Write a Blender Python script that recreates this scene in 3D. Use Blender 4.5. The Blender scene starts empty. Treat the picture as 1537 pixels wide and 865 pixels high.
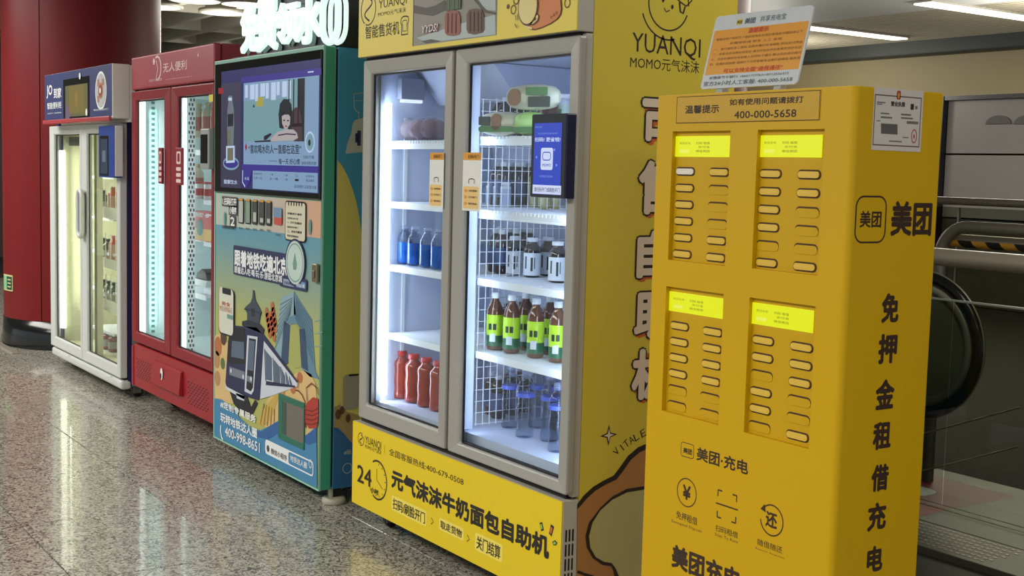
import bpy, bmesh, math, random
from mathutils import Vector, Matrix
random.seed(7)
SC = bpy.context.scene
COL = SC.collection
PI = math.pi

# ------------------------------------------------------------------ camera
FPX = 1901.963
YAW, PITCH, ROLL = 0.97526636, -0.0929358, 0.02625899
CAM = Vector((0, 0, 1.5))
FW = Vector((-math.cos(PITCH)*math.sin(YAW), math.cos(PITCH)*math.cos(YAW), math.sin(PITCH)))
R0 = Vector((math.cos(YAW), math.sin(YAW), 0))
U0 = R0.cross(FW)
RT = R0*math.cos(ROLL) + U0*math.sin(ROLL)
UP = -R0*math.sin(ROLL) + U0*math.cos(ROLL)
cd = bpy.data.cameras.new('camera')
cd.sensor_width = 36.0
cd.lens = FPX*36.0/1537.0
cd.clip_end = 200
cam = bpy.data.objects.new('camera', cd)
COL.objects.link(cam)
cam.matrix_world = Matrix(((RT.x, UP.x, -FW.x, CAM.x), (RT.y, UP.y, -FW.y, CAM.y), (RT.z, UP.z, -FW.z, CAM.z), (0, 0, 0, 1)))
SC.camera = cam

def ray(x, y):
    return RT*((x-768.5)/FPX) - UP*((y-432.5)/FPX) + FW
def onY(x, y, Y):
    d = ray(x, y); q = CAM + d*(Y/d.y); return q
def onX(x, y, X):
    d = ray(x, y); q = CAM + d*(X/d.x); return q
def onZ(x, y, Z):
    d = ray(x, y); q = CAM + d*((Z-CAM.z)/d.z); return q

# ------------------------------------------------------------------ light
SC.view_settings.view_transform = 'Standard'
SC.view_settings.look = 'None'
SC.view_settings.exposure = 0.0
SC.view_settings.gamma = 1.0
w = bpy.data.worlds.new('hall_air'); SC.world = w; w.use_nodes = True
w.node_tree.nodes['Background'].inputs[0].default_value = (0.80, 0.86, 0.90, 1)
w.node_tree.nodes['Background'].inputs[1].default_value = 0.75

def area(name, loc, size, power, color=(1, 0.95, 0.88), rot=(0, 0, 0), parent=None):
    l = bpy.data.lights.new(name, 'AREA'); l.shape = 'RECTANGLE'
    l.size, l.size_y = size; l.energy = power; l.color = color
    o = bpy.data.objects.new(name, l); COL.objects.link(o)
    o.location = loc; o.rotation_euler = rot
    if parent: o.parent = parent
    return o
area('hall_light', (-4.5, -1.6, 3.15), (9.0, 1.2), 400, (1.0, 0.96, 0.90))
area('hall_light', (-10.5, 0.2, 3.15), (3.0, 1.5), 210, (1.0, 0.96, 0.90))
area('hall_light', (0.8, 1.5, 3.15), (1.2, 2.6), 60, (1.0, 0.95, 0.88))
area('hall_light', (-6.0, 9.5, 3.15), (5.0, 1.5), 260, (1.0, 0.93, 0.82))
for lx, ly, e_ in ((-13.5, 5.2, 60), (-17.0, 8.0, 60), (-9.5, 8.0, 70), (-7.0, 10.6, 90), (-11.5, 11.5, 70), (-4.0, 7.0, 40)):
    l = bpy.data.lights.new('far_fill_light', 'POINT'); l.energy = e_; l.color = (1, 0.95, 0.86); l.shadow_soft_size = 0.3  # added bare point lights that brighten the ceiling and far walls
    o = bpy.data.objects.new('far_fill_light', l); COL.objects.link(o); o.location = (lx, ly, 2.75)
area('hall_light', (-2.2, 3.6, 3.1), (1.6, 0.6), 24, (1.0, 0.95, 0.85))  # added lamp without a fitting, brightens the dark escalator corner
area('hall_light', (-13.0, 6.0, 3.15), (3.0, 2.0), 160, (1.0, 0.95, 0.88))

# ------------------------------------------------------------------ materials
def lin(c):
    out = []
    for v in c:
        v = v/255.0
        out.append(v/12.92 if v <= 0.04045 else ((v+0.055)/1.055)**2.4)
    return (out[0], out[1], out[2], 1.0)
MATS = {}
def M(name, rgb=(200, 200, 200), rough=0.5, metal=0.0, emit=0.0, spec=0.5, noise=0.0, nscale=8.0, coat=0.0, bump=0.0):
    if name in MATS: return MATS[name]
    m = bpy.data.materials.new(name); m.use_nodes = True
    nt = m.node_tree; b = nt.nodes['Principled BSDF']
    c = lin(rgb)
    b.inputs['Base Color'].default_value = c
    b.inputs['Roughness'].default_value = rough
    b.inputs['Metallic'].default_value = metal
    b.inputs['Specular IOR Level'].default_value = spec
    b.inputs['Coat Weight'].default_value = coat
    b.inputs['Coat Roughness'].default_value = 0.08
    if emit > 0:
        b.inputs['Emission Color'].default_value = c
        b.inputs['Emission Strength'].default_value = emit
        b.inputs['Base Color'].default_value = tuple(v*0.15 for v in c[:3]) + (1,)
    # fine procedural variation of tone and sheen
    if noise > 0 or bump > 0:
        tc = nt.nodes.new('ShaderNodeNewGeometry')
        nz = nt.nodes.new('ShaderNodeTexNoise'); nz.inputs['Scale'].default_value = nscale; nz.inputs['Detail'].default_value = 3
        nt.links.new(tc.outputs['Position'], nz.inputs['Vector'])
        if noise > 0 and emit == 0:
            mx = nt.nodes.new('ShaderNodeMixRGB'); mx.blend_type = 'MIX'
            mx.inputs[1].default_value = tuple(v*(1-noise) for v in c[:3]) + (1,)
            mx.inputs[2].default_value = tuple(min(1, v*(1+noise)) for v in c[:3]) + (1,)
            nt.links.new(nz.outputs[0], mx.inputs[0]); nt.links.new(mx.outputs[0], b.inputs['Base Color'])
        if bump > 0:
            bp = nt.nodes.new('ShaderNodeBump'); bp.inputs['Strength'].default_value = bump; bp.inputs['Distance'].default_value = 0.002
            nt.links.new(nz.outputs[0], bp.inputs['Height']); nt.links.new(bp.outputs[0], b.inputs['Normal'])
    MATS[name] = m
    return m
def glass_mat(name, tint=(1, 1, 1), clear=0.93, rough=0.02, refl=0.45):
    m = bpy.data.materials.new(name); m.use_nodes = True
    nt = m.node_tree; nt.nodes.clear()
    o = nt.nodes.new('ShaderNodeOutputMaterial'); t = nt.nodes.new('ShaderNodeBsdfTransparent'); g = nt.nodes.new('ShaderNodeBsdfGlossy')
    t.inputs[0].default_value = (*[v*clear for v in tint], 1); g.inputs['Roughness'].default_value = rough
    lw = nt.nodes.new('ShaderNodeLayerWeight'); lw.inputs[0].default_value = 0.5
    pw = nt.nodes.new('ShaderNodeMath'); pw.operation = 'POWER'; pw.inputs[1].default_value = 4.0
    ml = nt.nodes.new('ShaderNodeMath'); ml.operation = 'MULTIPLY_ADD'; ml.inputs[1].default_value = refl; ml.inputs[2].default_value = 0.025
    nt.links.new(lw.outputs['Facing'], pw.inputs[0]); nt.links.new(pw.outputs[0], ml.inputs[0])
    mx = nt.nodes.new('ShaderNodeMixShader')
    nt.links.new(ml.outputs[0], mx.inputs[0]); nt.links.new(t.outputs[0], mx.inputs[1]); nt.links.new(g.outputs[0], mx.inputs[2])
    nt.links.new(mx.outputs[0], o.inputs[0])
    MATS[name] = m
    return m
def clear_mat(name, rgb, alpha, rough=0.08):
    m = M(name, rgb, rough); b = m.node_tree.nodes['Principled BSDF']; b.inputs['Alpha'].default_value = alpha
    return m

STEEL = M('brushed_steel', (176, 170, 154), 0.36, 0.55, noise=0.06, nscale=30)
STEEL_D = M('worn_steel', (128, 126, 114), 0.4, 0.5, noise=0.10, nscale=25)
ALU = M('anodised_grey_frame', (158, 156, 148), 0.42, 0.15, noise=0.03, nscale=20)
ALU_S = M('frame_edge_grey', (120, 116, 100), 0.5, 0.15)
BLACK = M('black_plastic', (16, 17, 20), 0.35)
BLKG = M('black_glossy', (10, 11, 14), 0.10)
GAP = M('dark_gasket', (26, 26, 28), 0.8)
WHITE = M('white_plastic', (225, 226, 224), 0.4)
GLASS = glass_mat('door_glass', (0.97, 1.0, 1.0), 0.97)

# ------------------------------------------------------------------ geometry helpers
class G:
    """collects shapes (world coordinates) and links them as ONE mesh object"""
    def __init__(s): s.v = []; s.f = []; s.m = []; s.mats = []; s.sm = []
    def mi(s, mat):
        if mat not in s.mats: s.mats.append(mat)
        return s.mats.index(mat)
    def add(s, vs, fs, mat, smooth=False):
        b = len(s.v); s.v += [tuple(v) for v in vs]; k = s.mi(mat)
        for f in fs: s.f.append([i+b for i in f]); s.m.append(k); s.sm.append(smooth)
    def box(s, x0, x1, y0, y1, z0, z1, mat):
        x0, x1 = sorted((x0, x1)); y0, y1 = sorted((y0, y1)); z0, z1 = sorted((z0, z1))
        vs = [(x, y, z) for z in (z0, z1) for y in (y0, y1) for x in (x0, x1)]
        s.add(vs, [(0, 2, 3, 1), (4, 5, 7, 6), (0, 1, 5, 4), (2, 6, 7, 3), (0, 4, 6, 2), (1, 3, 7, 5)], mat); return s
    def prism(s, pts, a, b, axis, mat):
        """polygon pts (2D) extruded from a to b along axis"""
        def P(p, t):
            return {'x': (t, p[0], p[1]), 'y': (p[0], t, p[1]), 'z': (p[0], p[1], t)}[axis]
        ar = sum(pts[i][0]*pts[(i+1) % len(pts)][1]-pts[(i+1) % len(pts)][0]*pts[i][1] for i in range(len(pts)))
        flip = (ar < 0) ^ (axis == 'y')
        if flip: pts = pts[::-1]
        n = len(pts); vs = [P(p, a) for p in pts] + [P(p, b) for p in pts]
        fs = [tuple(range(n))[::-1], tuple(range(n, 2*n))] + [(i, (i+1) % n, n+(i+1) % n, n+i) for i in range(n)]
        if a > b: fs = [f[::-1] for f in fs]
        s.add(vs, fs, mat); return s
    def tube(s, path, r, mat, n=8, closed=False, caps=True):
        P = [Vector(p) for p in path]; m = len(P); rings = []
        up = None
        for i in range(m):
            if closed: t = (P[(i+1) % m]-P[i-1]).normalized()
            else: t = (P[min(i+1, m-1)]-P[max(i-1, 0)]).normalized()
            if up is None:
                up = Vector((0, 0, 1)) if abs(t.z) < 0.9 else Vector((1, 0, 0))
            a = t.cross(up).normalized(); b2 = a.cross(t).normalized(); up = b2
            rings.append([P[i] + a*math.cos(2*PI*k/n)*r + b2*math.sin(2*PI*k/n)*r for k in range(n)])
        vs = [v for rg in rings for v in rg]; fs = []
        for i in range(m if closed else m-1):
            j = (i+1) % m
            for k in range(n): fs.append((i*n+k, j*n+k, j*n+(k+1) % n, i*n+(k+1) % n))
        fs = [f[::-1] for f in fs]
        s.add(vs, fs, mat, True)
        if caps and not closed:
            s.add(rings[0], [tuple(range(n))], mat); s.add(rings[-1], [tuple(range(n))[::-1]], mat)
        return s
    def lathe(s, prof, c, mat, n=20):
        vs = []; fs = []
        for (r, z) in prof:
            for k in range(n): vs.append((c[0]+r*math.cos(2*PI*k/n), c[1]+r*math.sin(2*PI*k/n), c[2]+z))
        for i in range(len(prof)-1):
            for k in range(n): fs.append((i*n+k, i*n+(k+1) % n, (i+1)*n+(k+1) % n, (i+1)*n+k))
        s.add(vs, fs, mat, True)
        if prof[0][0] > 1e-4: s.add(vs[:n], [tuple(range(n))[::-1]], mat)
        if prof[-1][0] > 1e-4: s.add(vs[-n:], [tuple(range(n))], mat)
        return s
    def build(s, name, parent=None, bevel=0.0, seg=2, label=None, kind=None, weld=False):
        me = bpy.data.meshes.new(name)
        off = origin_of(parent)
        me.from_pydata([(v[0]-off[0], v[1]-off[1], v[2]-off[2]) for v in s.v], [], s.f)
        for m in s.mats: me.materials.append(m)
        me.polygons.foreach_set('material_index', s.m)
        me.polygons.foreach_set('use_smooth', s.sm)
        me.update()
        o = bpy.data.objects.new(name, me); COL.objects.link(o)
        if parent: o.parent = parent
        if bevel > 0:
            md = o.modifiers.new('bevel', 'BEVEL'); md.width = bevel; md.segments = seg; md.limit_method = 'ANGLE'; md.angle_limit = 0.7
        if label: o['label'] = label
        if kind: o['kind'] = kind
        return o
ORG = {}
def origin_of(p):
    while p is not None:
        if p.name in ORG: return ORG[p.name]
        p = p.parent
    return (0, 0, 0)
def thing(name, loc, label, cat, group=None):
    o = bpy.data.objects.new(name, None); COL.objects.link(o); o.location = loc
    o.empty_display_size = 0.1
    ORG[o.name] = tuple(loc)
    o['label'] = label; o['category'] = cat
    if group: o['group'] = group
    return o
def tag(o, label, cat, group=None, kind=None):
    o['label'] = label; o['category'] = cat
    if group: o['group'] = group
    if kind: o['kind'] = kind
    return o
def struct(o): o['kind'] = 'structure'; return o

# ------------------------------------------------------------------ text
TXT = {}
def textmesh(s, bold):
    k = s
    if k in TXT: return TXT[k]
    cu = bpy.data.curves.new('t', 'FONT'); cu.body = s; cu.size = 1.0; cu.resolution_u = 2; cu.offset = bold; cu.fill_mode = 'BOTH'
    o = bpy.data.objects.new('t', cu); COL.objects.link(o)
    bpy.context.view_layer.update()
    me = bpy.data.meshes.new_from_object(o.evaluated_get(bpy.context.evaluated_depsgraph_get()))
    vs = [(v.co.x, v.co.y) for v in me.vertices]; fs = [tuple(p.vertices) for p in me.polygons]
    bpy.data.objects.remove(o); bpy.data.curves.remove(cu); bpy.data.meshes.remove(me)
    if vs:
        x0 = min(v[0] for v in vs); x1 = max(v[0] for v in vs); y0 = min(v[1] for v in vs); y1 = max(v[1] for v in vs)
        vs = [((v[0]-x0)/max(1e-6, x1-x0), (v[1]-y0)/max(1e-6, y1-y0)) for v in vs]
    TXT[k] = (vs, fs)
    return TXT[k]

class Print:
    """flat print lying on a real plane. plane: 'Y' (front faces, facing -Y) or 'X' (side faces, facing +X) or 'Z'"""
    def __init__(s, plane, c, off=0.0012, base=0):
        s.pl = plane; s.c = c; s.g = G(); s.off = off; s.layer = base
    def uv(s, x, y):
        if s.pl == 'Y': q = onY(x, y, s.c); return (q.x, q.z)
        if s.pl == 'X': q = onX(x, y, s.c); return (q.y, q.z)
        q = onZ(x, y, s.c); return (q.x, q.y)
    def P(s, u, v, L):
        d = s.off*(0.4+L)
        return {'Y': (u, s.c-d, v), 'X': (s.c+d, u, v), 'Z': (u, v, s.c+d)}[s.pl]
    def face(s, uvs, mat, L=0):
        ar = sum(uvs[i][0]*uvs[(i+1) % len(uvs)][1]-uvs[(i+1) % len(uvs)][0]*uvs[i][1] for i in range(len(uvs)))
        if ar < 0: uvs = uvs[::-1]
        s.g.add([s.P(u, v, L) for u, v in uvs], [tuple(range(len(uvs)))], mat)
    def poly(s, px, mat, L=0): s.face([s.uv(*p) for p in px], mat, L)
    def rect(s, x0, y0, x1, y1, mat, L=0, r=0.0):
        """axis aligned rectangle in the plane, given by two opposite corner pixels"""
        a = s.uv(x0, y0); b = s.uv(x1, y1); s.rectuv(a[0], a[1], b[0], b[1], mat, L, r)
    def rectuv(s, u0, v0, u1, v1, mat, L=0, r=0.0):
        u0, u1 = sorted((u0, u1)); v0, v1 = sorted((v0, v1))
        s.face(rrect(u0, v0, u1, v1, r), mat, L)
    def frame(s, x0, y0, x1, y1, t, mat, L=0, r=0.0):
        a = s.uv(x0, y0); b = s.uv(x1, y1); u0, u1 = sorted((a[0], b[0])); v0, v1 = sorted((a[1], b[1]))
        r = max(r, t*1.01) if r > 0 else 0
        s.ring(rrect(u0, v0, u1, v1, r), rrect(u0+t, v0+t, u1-t, v1-t, max(0, r-t)) if r > 0 else rrect(u0+t, v0+t, u1-t, v1-t, 0), mat, L)
    def ring(s, A, B, mat, L):
        n = len(A)
        for i in range(n):
            j = (i+1) % n
            s.face([A[i], A[j], B[j], B[i]], mat, L)
    def line(s, px, t, mat, L=0):
        s.lineuv([s.uv(*p) for p in px], t, mat, L)
    def lineuv(s, P, t, mat, L=0):
        n = len(P); Lf = []; Rt = []
        for i in range(n):
            a = Vector(P[max(i-1, 0)]); b = Vector(P[min(i+1, n-1)]); d = (b-a)
            if d.length < 1e-9: d = Vector((1, 0))
            d.normalize(); nn = Vector((-d.y, d.x))*t*0.5; p = Vector(P[i])
            Lf.append(tuple(p+nn)); Rt.append(tuple(p-nn))
        for i in range(n-1): s.face([Lf[i], Lf[i+1], Rt[i+1], Rt[i]], mat, L)
    def disc(s, x, y, ru, rv, mat, L=0, a0=0, a1=2*PI, n=28):
        c = s.uv(x, y); s.face([(c[0]+ru*math.cos(a0+(a1-a0)*i/n), c[1]+rv*math.sin(a0+(a1-a0)*i/n)) for i in range(n if a1-a0 > 6.28 else n+1)], mat, L)
    def circ(s, x, y, ru, rv, t, mat, L=0, a0=0, a1=2*PI, n=36):
        c = s.uv(x, y)
        s.lineuv([(c[0]+ru*math.cos(a0+(a1-a0)*i/n), c[1]+rv*math.sin(a0+(a1-a0)*i/n)) for i in range(n+1)], t, mat, L)
    def text(s, body, x0, y0, x1, y1, mat, L=1, bold=0.0, shear=0.0, rot=0.0):
        """text fitted between its lower left and upper right corner pixels"""
        a = s.uv(x0, y0); b = s.uv(x1, y1); s.textuv(body, a[0], a[1], b[0], b[1], mat, L, bold, shear, rot)
    def textuv(s, body, u0, v0, u1, v1, mat, L=1, bold=0.0, shear=0.0, rot=0.0):
        vs, fs = textmesh(body, 0.0)
        u0, u1 = sorted((u0, u1)); v0, v1 = sorted((v0, v1))
        h = v1-v0; d = bold*h*0.8; dv = d
        if d*3 > (u1-u0): d = (u1-u0)/3
        cu, cv = (u0+u1)/2, (v0+v1)/2; ca, sa = math.cos(rot), math.sin(rot)
        n = 0 if bold <= 0 else (4 if bold < 0.03 else 8)
        offs = [(0, 0)] + [(d*math.cos(2*PI*k/n+PI/4), dv*math.sin(2*PI*k/n+PI/4)) for k in range(n)]
        for qi, (ox, oy) in enumerate(offs):
            P = []; LL = L+qi*0.00004/s.off
            for (a, b) in vs:
                u = u0+d+(u1-u0-2*d)*a + shear*(b-0.5)*h + ox; v = v0+dv+(h-2*dv)*b + oy
                du, dw = u-cu, v-cv
                P.append(s.P(cu+du*ca-dw*sa, cv+du*sa+dw*ca, LL))
            s.g.add(P, fs, mat)
    def build(s, name, parent, label=None, kind=None):
        o = s.g.build(name, parent, label=label, kind=kind); s.g = G(); return o
def rrect(u0, v0, u1, v1, r):
    r = min(r, (u1-u0)/2*0.999, (v1-v0)/2*0.999)
    if r <= 0: return [(u0, v0), (u1, v0), (u1, v1), (u0, v1)]
    out = []
    for (cx, cy, a) in ((u1-r, v0+r, -90), (u1-r, v1-r, 0), (u0+r, v1-r, 90), (u0+r, v0+r, 180)):
        for k in range(7):
            t = math.radians(a+15*k); out.append((cx+r*math.cos(t), cy+r*math.sin(t)))
    return out

F = 2.376      # the plane of the machines' fronts
def fx(x, y, Y=F): return onY(x, y, Y).x
def fz(x, y, Y=F): return onY(x, y, Y).z

INK = M('black_ink', (30, 22, 16), 0.6)
INKW = M('white_ink', (225, 228, 228), 0.6)

#=====SETTING
# ------------------------------------------------------------------ setting: floor
def granite():
    m = bpy.data.materials.new('polished_granite'); m.use_nodes = True; nt = m.node_tree; b = nt.nodes['Principled BSDF']
    geo = nt.nodes.new('ShaderNodeNewGeometry')
    def noise(sc, det, dist):
        n = nt.nodes.new('ShaderNodeTexNoise'); n.inputs['Scale'].default_value = sc; n.inputs['Detail'].default_value = det; n.inputs['Distortion'].default_value = dist
        nt.links.new(geo.outputs['Position'], n.inputs['Vector']); return n
    n1 = noise(36, 1.5, 2.4); n2 = noise(90, 1.0, 0.5); n3 = noise(1.1, 2, 0)
    cr = nt.nodes.new('ShaderNodeValToRGB'); e = cr.color_ramp.elements
    e[0].position = 0.36; e[0].color = lin((74, 70, 62)); e[1].position = 0.52; e[1].color = lin((164, 162, 148))
    x = e.new(0.62); x.color = lin((182, 180, 165)); x = e.new(0.46); x.color = lin((134, 129, 118))
    nt.links.new(n1.outputs[0], cr.inputs[0])
    cr2 = nt.nodes.new('ShaderNodeValToRGB'); e = cr2.color_ramp.elements
    e[0].position = 0.60; e[0].color = (1, 1, 1, 1); e[1].position = 0.72; e[1].color = (0.70, 0.62, 0.55, 1)
    nt.links.new(n2.outputs[0], cr2.inputs[0])
    mx = nt.nodes.new('ShaderNodeMixRGB'); mx.blend_type = 'MULTIPLY'; mx.inputs[0].default_value = 1.0
    nt.links.new(cr.outputs[0], mx.inputs[1]); nt.links.new(cr2.outputs[0], mx.inputs[2]); nt.links.new(mx.outputs[0], b.inputs['Base Color'])
    rr = nt.nodes.new('ShaderNodeMapRange'); rr.inputs[3].default_value = 0.20; rr.inputs[4].default_value = 0.32; b.inputs['Coat Weight'].default_value = 0.5; b.inputs['Coat Roughness'].default_value = 0.06; b.inputs['Coat IOR'].default_value = 1.45
    nt.links.new(n3.outputs[0], rr.inputs[0]); nt.links.new(rr.outputs[0], b.inputs['Roughness'])
    b.inputs['Specular IOR Level'].default_value = 0.4
    bp = nt.nodes.new('ShaderNodeBump'); bp.inputs['Strength'].default_value = 0.06; bp.inputs['Distance'].default_value = 0.001
    nt.links.new(n1.outputs[0], bp.inputs['Height']); nt.links.new(bp.outputs[0], b.inputs['Normal'])
    return m
GRAN = granite()
GROUT = M('floor_grout', (44, 42, 38), 0.7)
g = G(); g.box(-26, 8, -9, 20, -0.10, -0.006, GROUT)
floor = struct(g.build('floor'))
tile = None
TX, TY = 0.8, 0.62
for i in range(-15, 8):
    for j in range(-5, 5):
        x0, y0 = -4.5+i*TX, 1.82+j*TY
        if tile is None:
            g = G(); g.box(-TX/2+0.0028, TX/2-0.0028, -TY/2+0.0028, TY/2-0.0028, -0.006, 0.0, GRAN)
            tile = g.build('floor_tile', floor, bevel=0.0008, seg=1); t = tile
        else:
            t = tile.copy(); COL.objects.link(t); t.parent = floor
        t.location = (x0+TX/2, y0+TY/2, 0)
# distant dark floor behind the row
DKF = M('dark_floor', (34, 34, 27), 0.8, spec=0.15)
g = G(); g.box(-26, 8, 4.92, 20, -0.006, 0.0, DKF); t = struct(g.build('floor_2'))

# ------------------------------------------------------------------ ceiling
CEIL = M('ceiling_grey', (112, 108, 92), 0.8, noise=0.05, nscale=2)
BEAM = M('ceiling_beam_grey', (168, 165, 150), 0.7)
g = G(); g.box(-26, 8, -7, 16, 3.55, 3.65, CEIL)
ceil = struct(g.build('ceiling'))
gy = [onZ(319, 23, 3.2).y, onZ(300, 50, 3.2).y]
ys = []
y = gy[0]
step = (gy[1]-gy[0])
for k in range(-4, 5): ys.append(gy[0]+k*step)
for y in ys:
    if y > 15: continue
    g = G(); g.box(-26, -13 if y > 6.3 else 6, y-0.04, y+0.04, 3.2, 3.55, BEAM); g.build('ceiling_beam', ceil)
for k in range(0, 9):
    x = -24+k*1.9
    g = G(); g.box(x-0.03, x+0.03, -6, 15.5 if x < -13 else 6.4, 3.22, 3.55, BEAM); g.build('ceiling_beam', ceil)
LAMP = M('lamp_diffuser', (255, 246, 226), 0.5, emit=2.6)
RIM = M('lamp_rim', (150, 146, 135), 0.5)
for (px_, py_, lab) in ((335, 17, 'round white ceiling lamp nearest above the red cooler'), (237, 8, 'round white ceiling lamp peeking out beside the left red column'),
                        (291, -2, 'round white ceiling lamp cut by the top edge, above the red cooler'), (372, 4, 'round white ceiling lamp just left of the glowing letters'),
                        (531, 39, 'ceiling lamp seen in the gap left of the yellow header')):
    q = onZ(px_, py_, 3.19)
    t = thing('ceiling_lamp', (q.x, q.y, 3.16), lab, 'ceiling lamp', 'round ceiling lamps')
    g = G(); g.lathe([(0.001, 0), (0.24, 0), (0.25, 0.02)], (q.x, q.y, 3.165), LAMP, 28); g.build('diffuser', t)
    g = G(); g.lathe([(0.25, 0), (0.275, 0.0), (0.275, 0.04), (0.2, 0.045), (0.2, 0.385)], (q.x, q.y, 3.165), RIM, 28); g.build('lamp_rim', t)
# lowered plain panel and slatted zone on the right
PAN = M('ceiling_panel_grey', (196, 198, 194), 0.6)
YS0 = onZ(1210, 35, 3.2).y; 
YW = onZ(1400, 63, 3.2).y
g = G(); g.box(-13, 2, 6.5, YS0, 3.2, 3.26, PAN); struct(g.build('ceiling_2'))
SL = M('ceiling_slat_beige', (176, 168, 146), 0.6)
g = G(); n = 24
for k in range(n):
    y0 = YS0+0.02+(YW-YS0)*k/n; g.box(-13, -2, y0, y0+(YW-YS0)/n*0.62, 3.2, 3.27, SL)
o = g.build('ceiling_slats', ceil); o['kind'] = 'stuff'
g = G(); g.box(-13, -2, YS0, YW, 3.32, 3.36, M('void_dark', (40, 40, 36), 0.9)); g.build('ceiling_void', ceil)
for (a, b, lab) in (((1190, 37), (1358, 55), 'long ceiling strip light starting behind the white notice placard'), ((1440, 5), (1545, 28), 'long ceiling strip light at the top right corner')):
    A = onZ(*a, 3.2); B = onZ(*b, 3.2); xm = (A.x+B.x)/2
    t = thing('strip_light', (xm, A.y, 3.17), lab, 'strip light', 'ceiling strip lights')
    g = G(); g.box(xm-0.10, xm+0.10, A.y-0.4, B.y, 3.165, 3.18, LAMP); g.build('diffuser', t)
    g = G(); g.box(xm-0.12, xm+0.12, A.y-0.42, B.y+0.02, 3.18, 3.199, RIM); g.build('lamp_housing', t)

# ------------------------------------------------------------------ far walls
WL = M('far_wall_pale', (190, 186, 172), 0.7, noise=0.04, nscale=1.5)
DRED = M('dark_red_band', (60, 24, 26), 0.5)
g = G(); g.box(-20.2, -20, -7, 16, 0, 3.55, WL); wl = struct(g.build('wall_left'))
g = G(); zt = onX(300, 55, -19.95).z
g.box(-19.98, -19.93, 3, onX(346, 60, -19.95).y, 0, zt, M('dark_recess', (44, 38, 36), 0.7)); g.build('dark_panel', wl)
g = G(); g.box(-19.93, -19.9, 3, 16, 0, onX(260, 69, -19.9).z, DRED); g.build('red_band', wl)
g = G(); g.box(-19.98, -19.93, 8.6, 10.6, 2.75, 3.1, DRED); g.build('red_band', wl)
FAS = M('fascia_beige', (136, 124, 90), 0.6, noise=0.08, nscale=1.2)
GW = M('grey_cladding', (108, 104, 100), 0.45, noise=0.06, nscale=1.0)
DG = M('dark_green_beam', (40, 46, 42), 0.5)
def wz(x, y): return onY(x, y, YW).z
def wx(x, y): return onY(x, y, YW).x
zf1 = wz(1470, 143); zf2 = wz(1400, 84); zj = wz(1470, 232); xf = wx(1413, 200)
g = G(); g.box(-20, 8, YW+0.12, YW+0.3, 0, 3.55, M('void_dark')); wb = struct(g.build('wall_back'))
g = G(); g.box(-14, 0, YW, YW+0.12, zf1, zf2, FAS); g.build('fascia', wb)
g = G(); g.box(-14, 0, YW-0.25, YW+0.12, zf2, 3.3, DG); g.build('beam', wb, bevel=0.02)
zz = [0.0, wz(1470, 330), zj, zf1-0.02]
for k in range(3):
    for j in range(4):
        a = xf+0.05+j*2.1
        g = G(); g.box(a+0.006, a+2.1-0.006, YW+0.03, YW+0.1, zz[k]+0.012, zz[k+1]-0.008, GW if k else M('lower_cladding_olive', (46, 46, 34), 0.5)); g.build('cladding_panel', wb, bevel=0.004)
g = G(); g.box(xf-0.03, xf+0.05, YW-0.06, YW+0.1, 0, zf1, BLACK); g.box(xf, 0, YW-0.05, YW+0.1, zf1-0.05, zf1+0.0, BLACK); g.build('dark_frame', wb)
g = G(); q = onY(1405, 165, YW); g.box(q.x-0.06, q.x+0.04, YW-0.02, YW, wz(1405, 180), wz(1405, 160), M('lit_slot', (245, 250, 220), emit=1.6)); g.build('lit_slot', wb)
# two dark arched grille marks on the cladding
g = G()
for cxp in (1497, 1540):
    q = onY(cxp, 186, YW)
    pts = [(q.x+0.17*math.cos(a), q.z+0.10*math.sin(a)) for a in [math.radians(d) for d in range(0, 181, 15)]]
    g.prism(pts, YW+0.01, YW+0.03, 'y', M('grille_dark', (70, 68, 66), 0.6))
g.build('arched_vent', wb)

# ------------------------------------------------------------------ columns
RED = M('red_column_enamel', (108, 24, 26), 0.42, spec=0.2, noise=0.05, nscale=1.2)
SKIRT = M('black_skirting', (22, 24, 24), 0.16, noise=0.1, nscale=3)
def arc_panel(cx, cy, r, a0, a1, z0, z1, t, mat, name, parent, seg=None):
    n = seg or max(4, int((a1-a0)/0.07)); g = G(); vs = []; fs = []
    for i in range(n+1):
        a = a0+(a1-a0)*i/n
        for (rr, z) in ((r, z0), (r, z1), (r-t, z1), (r-t, z0)): vs.append((cx+rr*math.cos(a), cy+rr*math.sin(a), z))
    for i in range(n):
        for k in range(4):
            fs.append((i*4+k, (i+1)*4+k, (i+1)*4+(k+1) % 4, i*4+(k+1) % 4))
    g.add(vs, [f for f in fs], mat, True); g.add(vs[:4], [(0, 1, 2, 3)], mat); g.add(vs[-4:], [(3, 2, 1, 0)], mat)
    o = g.build(name, parent); o.data.set_sharp_from_angle(angle=0.6); return o
def hit_circle(px_, py_, cx, cy, r):
    d = ray(px_, py_); a = d.x*d.x+d.y*d.y; b = -2*(d.x*cx+d.y*cy); c = cx*cx+cy*cy-r*r
    disc = b*b-4*a*c
    if disc < 0: return None
    t = (-b-math.sqrt(disc))/(2*a); q = CAM+d*t; return q, math.atan2(q.y-cy, q.x-cx)
def column(cx, cy, r, seams, nm):
    g = G(); g.lathe([(r-0.03, 0), (r-0.03, 3.55)], (cx, cy, 0), GAP, 48); c = struct(g.build(nm))
    for k in range(len(seams)):
        a0 = seams[k]; a1 = seams[(k+1) % len(seams)]
        if a1 <= a0: a1 += 2*PI
        arc_panel(cx, cy, r, a0+0.006, a1-0.006, 0.225, 3.5, 0.025, RED, 'column_panel', c, 24)
    # black skirting with a projecting rim and a bright ridge
    g = G(); g.lathe([(r+0.015, 0), (r+0.02, 0.05), (r+0.012, 0.10), (r+0.004, 0.222), (r-0.02, 0.222)], (cx, cy, 0.0005), SKIRT, 64); g.build('skirting', c)
    return c
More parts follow.
